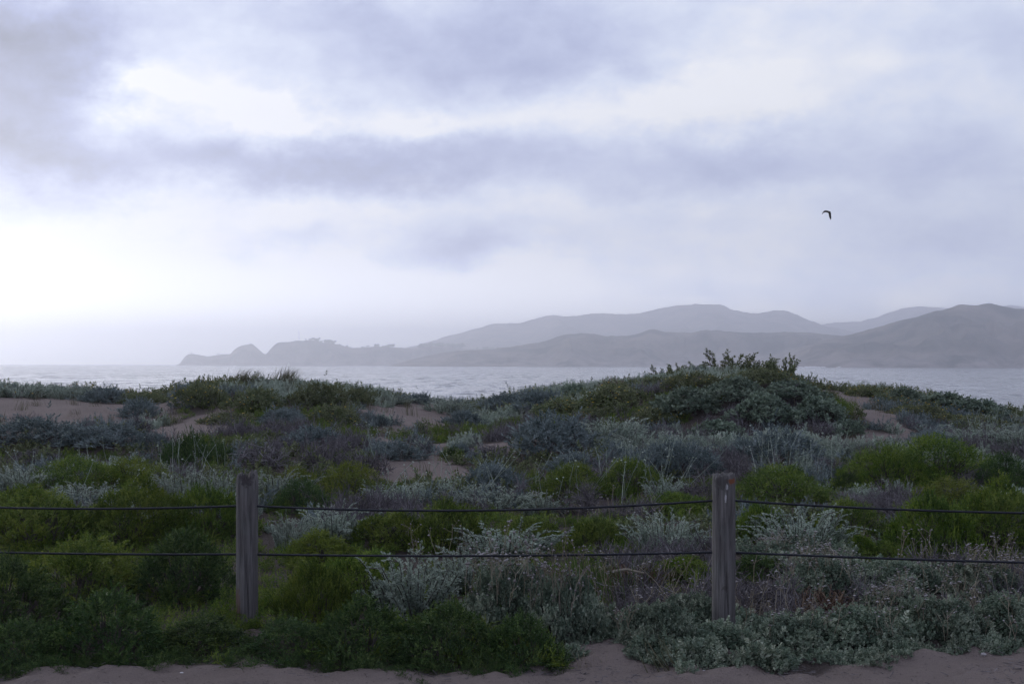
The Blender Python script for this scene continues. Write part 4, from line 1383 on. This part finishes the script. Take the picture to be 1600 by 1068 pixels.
    ('green', 1065, 912, 110, 46, 'small green shrub below the lower cable left of the stained post'),
    ('green', 1190, 850, 100, 62, 'green shrub right of the stained post between the cables'),
    ('deep', 1180, 906, 100, 36, 'low dark green shrub right of the stained post below the cable'),
    ('headed', 1210, 880, 110, 34, 'pale flat dry bush right of the stained post at the lower cable'),
    ('sage', 640, 966, 120, 126, 'tall silver sage with upright plumes below the lower cable'),
    ('sage', 720, 930, 110, 92, 'silver sage with dry heads right of the tall plumed one'),
    # along the path
    ('green', 60, 868, 210, 106, 'green shrub at the left edge between the cables'),
    ('green', 215, 860, 200, 102, 'green shrub under the left upper cable'),
    ('green', 325, 850, 170, 88, 'bright topped green shrub beside the ragged post'),
    ('green', 40, 830, 190, 76, 'green shrub behind the upper cable at the left edge'),
    ('green', 130, 950, 230, 120, 'green shrub under the lower cable on the left'),
    ('deep', 285, 950, 190, 116, 'dark green shrub left of the ragged post below the cable'),
    ('deep', 20, 1000, 210, 120, 'dark green shrub in the lower left corner'),
    ('deep', 165, 1044, 230, 110, 'low dark green shrub spilling onto the path at the left'),
    ('deep', 322, 1034, 200, 64, 'low dark green shrub left of the ragged post foot'),
    ('deep', 30, 1046, 190, 80, 'low dark green shrub meeting the sand in the left corner'),
    ('green', 500, 980, 150, 100, 'green shrub right of the ragged post under the lower cable'),
    ('green', 565, 950, 160, 100, 'green shrub left of the tall plumed sage'),
    ('deep', 452, 1038, 170, 54, 'low dark green shrub at the foot of the ragged post'),
    ('deep', 570, 1042, 190, 100, 'low dark green shrub in front of the tall plumed sage'),
    ('deep', 700, 1048, 190, 100, 'low dark green shrub at the path in the middle'),
    ('deep', 815, 1046, 150, 86, 'low dark green shrub ending at the sandy gap'),
    ('headed', 800, 990, 190, 110, 'grey bush crowded with dry flower heads right of the plumed sage'),
    ('headed', 885, 1004, 150, 110, 'grey-green bush with dry flower heads left of the sandy gap'),
    ('bur_plain', 1025, 1019, 150, 84, 'low grey-green mat right of the sandy gap'),
    ('bur', 1080, 986, 130, 66, 'grey-green mat with dry heads behind the stained post foot'),
    ('bur_plain', 1125, 1025, 170, 50, 'low grey-green mat at the foot of the stained post'),
    ('bur', 1230, 1025, 190, 72, 'grey-green mat along the path right of the stained post'),
    ('bur', 1345, 1021, 190, 84, 'grey-green mat with a few stalks along the right path'),
    ('bur', 1460, 1009, 190, 84, 'grey-green mat near the right end of the path'),
    ('bur_plain', 1575, 1001, 170, 80, 'grey-green mat in the lower right corner'),
    ('headed', 1290, 940, 170, 66, 'flowering grey mat under the lower right cable'),
    ('bur', 1420, 930, 170, 60, 'dark grey-green mat under the right cable'),
    ('headed', 1540, 950, 170, 66, 'mat thick with pale flower heads at the right edge'),
    ('headed', 1400, 976, 150, 50, 'pale mat with flower heads behind the right path mats'),
    ('rust', 1290, 968, 110, 44, 'rusty dry tangle among the right foreground mats'),
    ('strawtuft', 1262, 962, 60, 36, 'bent straw tuft left of the rusty dry tangle'),
    ('strawtuft', 1448, 950, 50, 28, 'small bent straw tuft among pale flower heads'),
    ('strawtuft', 1310, 972, 60, 34, 'tan straw tuft right of the rusty dry tangle'),
    ('strawtuft', 432, 1000, 44, 24, 'bleached straw tuft at the foot of the ragged post'),
    ('rust', 1350, 990, 90, 34, 'small rusty dry tangle between two right foreground mats'),
    ('rust', 1030, 915, 70, 30, 'rusty dry twigs close to the left side of the stained post'),
    ('rust', 975, 922, 90, 40, 'reddish brown dry bush in the gap left of the stained post'),
    ('dead', 1000, 960, 110, 40, 'low bare bush above the sandy gap'),
]
for row in P:
    plant(*row)

# ------------------------------------------------------------------ small growth between them: nobody could count it
SRC = {}


def clump(name, geo, *mats):
    o = bpy.data.objects.new(name, geo.mesh(name, *mats))
    return o


def source(name, objs):
    c = bpy.data.collections.new(name)
    for o in objs:
        c.objects.link(o)
    return c


def small(kind, seed):
    r = np.random.default_rng(seed)
    g_ = Geo()
    if kind == 'sage':
        a, b = sage(.3, .24, 9, 9, T_SAGEF, .85, seed)
        return a
    if kind == 'lupin':
        return bush(.36, .2, 3, 210, T_LUPF, .5, .4, .8, seed, .05)[0]
    if kind == 'green':
        return bush(.36, .17, 4, 420, T_HEATHF, .35, .4, .6, seed, .03)[0]
    if kind == 'olive':
        return bush(.36, .16, 3, 230, T_OLIVE, .5, .45, .8, seed, .05)[0]
    if kind == 'bur':
        return bush(.32, .13, 4, 560, T_BUR, .6, .4, 1.05, seed, .04)[0]
    if kind == 'dead':
        return twiggy(.34, .16, 230, seed, .0038)[0]
    if kind == 'grass':
        return tuft(26, .26, .3, r, .006, .45, (.15, 0))
    if kind == 'straw':
        return tuft(16, .2, .3, r, .005, .9, (.1, 0))
    if kind == 'litter':
        for k in range(16):
            p_ = np.array([r.normal(0, .10), r.normal(0, .10), r.uniform(.003, .012)])
            a = r.uniform(0, 6.28)
            d = np.array([math.cos(a), math.sin(a), r.normal(0, .15)])
            prisms(g_, p_ - d * r.uniform(.008, .035), p_ + d * .02, .0022, .0014, r.random())
        return g_


def scatter(name, cname, mat, kind, pts, smin, smax, lab, nv=5, seed=0, cat='ground cover', tilt=.2, flat=(1, 1)):
    """one object of ground cover: points on the dune carrying small clumps"""
    r = np.random.default_rng(seed + 900)
    c = source(cname, [clump('%s_%s' % (cname, 'abcdefg'[i]), small(kind, 400 + seed * 10 + i), M[mat]) for i in range(nv)])
    n = len(pts)
    me = bpy.data.meshes.new(name)
    me.vertices.add(n)
    me.vertices.foreach_set('co', pts.astype(np.float32).ravel())
    s = r.uniform(smin, smax, n)
    sc = np.stack([s, s, s * r.uniform(.75, 1.25, n)], 1).astype(np.float32)
    rt = np.stack([r.normal(0, tilt, n), r.normal(0, tilt, n), r.uniform(0, 6.28, n)], 1).astype(np.float32)
    a = me.attributes.new('size', 'FLOAT_VECTOR', 'POINT')
    a.data.foreach_set('vector', sc.ravel())
    a = me.attributes.new('turn', 'FLOAT_VECTOR', 'POINT')
    a.data.foreach_set('vector', rt.ravel())
    a = me.attributes.new('pick', 'INT', 'POINT')
    a.data.foreach_set('value', r.integers(0, nv, n).astype(np.int32))
    o = put(name, me, kind='stuff')
    o['label'], o['category'] = lab, cat
    ng = bpy.data.node_groups.new(name, 'GeometryNodeTree')
    ng.interface.new_socket('Geometry', in_out='INPUT', socket_type='NodeSocketGeometry')
    ng.interface.new_socket('Geometry', in_out='OUTPUT', socket_type='NodeSocketGeometry')
    gi, go = ng.nodes.new('NodeGroupInput'), ng.nodes.new('NodeGroupOutput')
    ci = ng.nodes.new('GeometryNodeCollectionInfo')
    ci.inputs['Collection'].default_value = c
    ci.inputs['Separate Children'].default_value = True
    ci.inputs['Reset Children'].default_value = True
    ip = ng.nodes.new('GeometryNodeInstanceOnPoints')
    ip.inputs['Pick Instance'].default_value = True

    def attr(nm, typ):
        q = ng.nodes.new('GeometryNodeInputNamedAttribute')
        q.data_type = typ
        q.inputs['Name'].default_value = nm
        return q.outputs['Attribute']
    er = ng.nodes.new('FunctionNodeEulerToRotation')
    ng.links.new(attr('turn', 'FLOAT_VECTOR'), er.inputs[0])
    ng.links.new(gi.outputs[0], ip.inputs['Points'])
    ng.links.new(ci.outputs[0], ip.inputs['Instance'])
    ng.links.new(attr('pick', 'INT'), ip.inputs['Instance Index'])
    ng.links.new(er.outputs[0], ip.inputs['Rotation'])
    ng.links.new(attr('size', 'FLOAT_VECTOR'), ip.inputs['Scale'])
    ng.links.new(ip.outputs[0], go.inputs[0])
    md = o.modifiers.new('scatter', 'NODES')
    md.node_group = ng
    return o


rs = np.random.default_rng(77)


def candidates(n, y0, y1):
    y = np.sqrt(rs.uniform(y0 * y0, y1 * y1, n))
    x = rs.uniform(-.50, .50, n) * (y + 2.5)
    return x, y


X_, Y_ = candidates(26000, 8.0, 35.0)
B_ = bare(X_, Y_)
keep = rs.random(len(X_)) > np.where(B_ > .5, .95, B_)
X_, Y_ = X_[keep], Y_[keep]
Z_ = ground(X_, Y_) - .015
U_ = X_ / Y_ * F + U0
n1_ = fbm(X_, Y_, 2.2, 201, 3)
n2_ = fbm(X_, Y_, 1.3, 231, 3)
sel = np.full(len(X_), 'lupin', dtype=object)
rd = rs.random(len(X_))
far_, near_ = Y_ > 24.5, Y_ < 12.5
rightish = U_ > 930
mid = ~far_ & ~near_
sel[mid & (n1_ > .3)] = 'sage'
sel[mid & (n1_ < .02)] = 'olive'
sel[mid & (n1_ < -.25)] = 'green'
sel[mid & (n2_ > .45)] = 'dead'
sel[mid & (rd < .06)] = 'grass'
sel[mid & (rd > .95)] = 'straw'
sel[far_] = np.where(n1_[far_] > -.1, 'olive', 'sage')
sel[far_ & (n2_ > .4)] = 'lupin'
sel[far_ & (rd < .14)] = 'grass'
sel[far_ & (rd > .95)] = 'straw'
sel[near_] = 'green'
sel[near_ & (n1_ > .35)] = 'sage'
sel[near_ & rightish] = 'bur'
sel[near_ & rightish & (n2_ > .1)] = 'dead'
sel[mid & (rd > .06) & (rd < .11)] = 'dead'
sel[near_ & rightish & (rd > .94)] = 'straw'
sel[near_ & ~rightish] = 'green'
# growth under a planted bush is of its own kind, or left out
FAM = {'green': 'green', 'lime': 'green', 'deep': 'green', 'upright_far': 'green', 'green_far': 'green', 'lime_far': 'green', 'deep_far': 'green', 'reed': 'green', 'bur': 'bur', 'bur_plain': 'bur'}
drop = np.zeros(len(X_), bool)
for (px_, py_, pw_, pk_) in PLANTED:
    d2 = (X_ - px_) ** 2 + (Y_ - py_) ** 2
    ins_ = d2 < (pw_ * .55) ** 2
    ring = (d2 < (pw_ * .5 + .45) ** 2) & (np.abs(X_ - px_) < pw_ * .5) & (Y_ < py_)
    if pk_ in FAM:
        sel[ins_ | ring] = FAM[pk_]
        drop |= ring & (rd > .5)
    else:
        drop |= ins_ & (rd < .6)
bar_ = bare(X_, Y_) > .5
sel[bar_] = np.where(rd[bar_] < .5, 'grass', 'straw')
X_, Y_, Z_, sel, rd, n1_, far_ = X_[~drop], Y_[~drop], Z_[~drop], sel[~drop], rd[~drop], n1_[~drop], far_[~drop]
PT = np.stack([X_, Y_, Z_], 1)
for i, (k, nm, cn, mt, a, b, lab, ct) in enumerate([
    ('sage', 'sage_cover', 'sage_sprigs', 'silver', .4, .9, 'low silver-grey sage sprigs filling the gaps between bushes on the dune', 'ground cover'),
    ('lupin', 'grey_cover', 'grey_sprigs', 'lupin', .5, 1.05, 'low blue-grey growth covering parts of the middle slope', 'ground cover'),
    ('green', 'green_cover', 'green_sprigs', 'green', .5, .95, 'low green growth between the shrubs behind the fence', 'ground cover'),
    ('olive', 'olive_cover', 'olive_sprigs', 'olive', .6, 1.3, 'low olive ground cover along the dune crest', 'ground cover'),
    ('bur', 'bur_cover', 'bur_sprigs', 'bur', .6, 1.3, 'low grey-green leaves creeping along the right of the path', 'ground cover'),
    ('dead', 'twig_cover', 'twig_bits', 'dead', .6, 1.2, 'dry bare twigs scattered low between the living bushes', 'twigs'),
    ('grass', 'grass_cover', 'grass_bits', 'grass', .6, 1.1, 'thin grass blades sprinkled over the dune', 'grass'),
    ('straw', 'straw_cover', 'straw_bits', 'straw', .5, 1.1, 'bleached dry straw blades sprinkled over the dune', 'dry grass'),
]):
    q = sel == k
    if q.sum():
        scatter(nm, cn, mt, k, PT[q], a, b, lab, seed=i, cat=ct)
# litter on the path
n = 200
lx, ly = rs.uniform(-4, 4, n), rs.uniform(7.2, 9.2, n)
ok = (ly < front_edge(lx) + .15)
lx, ly = lx[ok], ly[ok]
scatter('leaf_litter', 'litter_bits', 'dead', 'litter', np.stack([lx, ly, ground(lx, ly)], 1), .4, 1.2, 'dark bits of twig and leaf lying on the sand path', seed=20, cat='litter', tilt=.02)
ex = rs.uniform(-4.2, 4.2, 420)
ey = front_edge(ex) + rs.normal(.05, .09, 420)
lf = ex < .35
ep = np.stack([ex, ey, ground(ex, ey) - .01], 1)
scatter('creeping_green', 'creeper_sprigs', 'deep', 'green', ep[lf], .2, .62, 'small green shoots creeping onto the sand at the left path edge', seed=21, cat='ground cover')
scatter('creeping_bur', 'creeper_bur_sprigs', 'bur', 'bur', ep[~lf], .25, .75, 'small grey-green leaves creeping onto the sand at the right path edge', seed=22, cat='ground cover')
# bleached grass and dry stems caught in the near shrubs
dx_ = rs.uniform(-4.2, 4.2, 36)
dy_ = rs.uniform(8.6, 12.5, 36)
scatter('dry_shoots', 'dry_shoot_bits', 'straw', 'straw', np.stack([dx_, dy_, ground(dx_, dy_) + .12], 1), .35, .9, 'single bleached grass stems caught among the near shrubs', seed=23, cat='dry grass')
# yellow flowers along the crest
q = far_ & (rd > .5) & (n1_ > .1)
fx, fy, fz = X_[q], Y_[q], Z_[q]
g = Geo()
octa(g, np.stack([fx, fy, fz + rs.uniform(.08, .24, len(fx))], 1), rs.uniform(.010, .022, len(fx)), rs.random(len(fx)), flat=.4)
o = put('crest_flowers', g.mesh('crest_flowers', M['yellow']), kind='stuff')
o['label'], o['category'] = 'tiny yellow flowers dotted over the crest growth', 'flowers'
# dry flower stalks rising out of the right foreground and between the posts
bx, by = [], []
for (u0, u1, v0, v1, m) in ((930, 1110, 870, 930, 24), (1150, 1600, 880, 980, 80), (740, 960, 850, 950, 36), (640, 760, 830, 880, 16), (820, 1080, 760, 800, 24), (1400, 1600, 830, 880, 24), (960, 1010, 940, 980, 12)):
    for k in range(m):
        x, y, z = spot(rs.uniform(u0, u1), rs.uniform(v0, v1) + 40)
        bx.append(x)
        by.append(y)
mx_, my_ = [], []
for (u0, u1, v0, v1, m) in ((830, 1080, 740, 785, 44), (560, 640, 690, 720, 14), (1180, 1290, 690, 740, 22), (240, 370, 718, 745, 18), (600, 780, 760, 800, 26), (1500, 1600, 660, 700, 24), (40, 230, 735, 780, 18), (1150, 1300, 745, 760, 14)):
    for k in range(m):
        x, y, z = spot(rs.uniform(u0, u1), rs.uniform(v0, v1) + 12)
        mx_.append(x)
        my_.append(y)
mx_, my_ = np.array(mx_), np.array(my_)
bx, by = np.array(bx), np.array(by)
gs, gh = stalks(np.stack([bx, by, ground(bx, by) + .05], 1), np.random.default_rng(9), .10, .27, .28, .0095, 3)
ms, mh = stalks(np.stack([mx_, my_, ground(mx_, my_) + .08], 1), np.random.default_rng(19), .22, .48, .35, .012, 2)
prt = put('pale_stems', ms.mesh('pale_stems', M['silver']), kind='stuff')
prt['label'], prt['category'] = 'pale bare stems standing out of the bushes on the middle slope', 'dry stalks'
put('stem_tips', mh.mesh('stem_tips', M['silver']), prt, kind='stuff')
prt = put('dry_flower_stalks', gs.mesh('dry_flower_stalks', M['straw']), kind='stuff')
prt['label'], prt['category'] = 'pale dry flower stalks with round heads rising from the mats near the path', 'dry stalks'
put('flower_heads', gh.mesh('flower_heads', M['head']), prt, kind='stuff')


# ------------------------------------------------------------------ small things lying on the path
def stone(u, v, r_, label, mat, seed, squash=.6):
    x, y, z = spot(u, v)
    g_ = Geo()
    blob(g_, np.zeros(3), (r_, r_ * .8, r_ * squash), seed)
    me = g_.mesh('pebble', mat, smooth=False)
    return tag(put('pebble', me, loc=(x, y, float(ground(x, y)) + r_ * .25)), label, 'stone')


PALE = plain('pale_stone', (.42, .38, .36), .8)
stone(1537, 1021, .022, 'grey pebble at the edge of the right mats on the sand', PALE, 1)
stone(1561, 1016, .016, 'small pale pebble furthest right on the path edge', PALE, 2)
stone(284, 1056, .014, 'white flat pebble on the sand below the left shrubs', plain('white_stone', (.6, .57, .55), .8), 3, .3)
stone(1100, 1046, .010, 'tiny white pebble on the sand below the stained post', PALE, 4)
x, y, z = spot(985, 930)
g = Geo()
prisms(g, [(-.13, 0, .05), (-.03, .01, .065)], [(-.03, .01, .065), (.10, .0, .04)], [.010, .012], [.012, .007], .9, 0, 6)
tag(put('driftwood_stick', g.mesh('driftwood_stick', M['straw']), loc=(x, y, float(ground(x, y)) + .12)), 'bleached driftwood stick lying on dry growth left of the stained post', 'stick')

# surf breaking under the coastal hill
g = Geo()
V_, T_ = [], []
us_ = np.arange(1215, 1420, 1.0)
for i, u in enumerate(us_):
    q = far_point(u, 571, 2640)
    hh = max(0.0, .9 + 1.3 * float(fbm(np.array([u]), np.array([0.0]), 9, 3, 3)[0]))
    for k, (dy, dz) in enumerate(((-4, -.2), (-1, hh), (2, hh * .8), (8, -.2))):
        V_.append((q[0], 2640 + dy, SEA_Z + dz))
for i in range(len(us_) - 1):
    for k in range(3):
        a = i * 4 + k
        T_ += [(a, a + 4, a + 5), (a, a + 5, a + 1)]
g.add(V_, T_)
o = put('surf', g.mesh('surf', WHITE), kind='stuff')
o['label'], o['category'] = 'thin white line of surf at the foot of the far coast', 'surf'
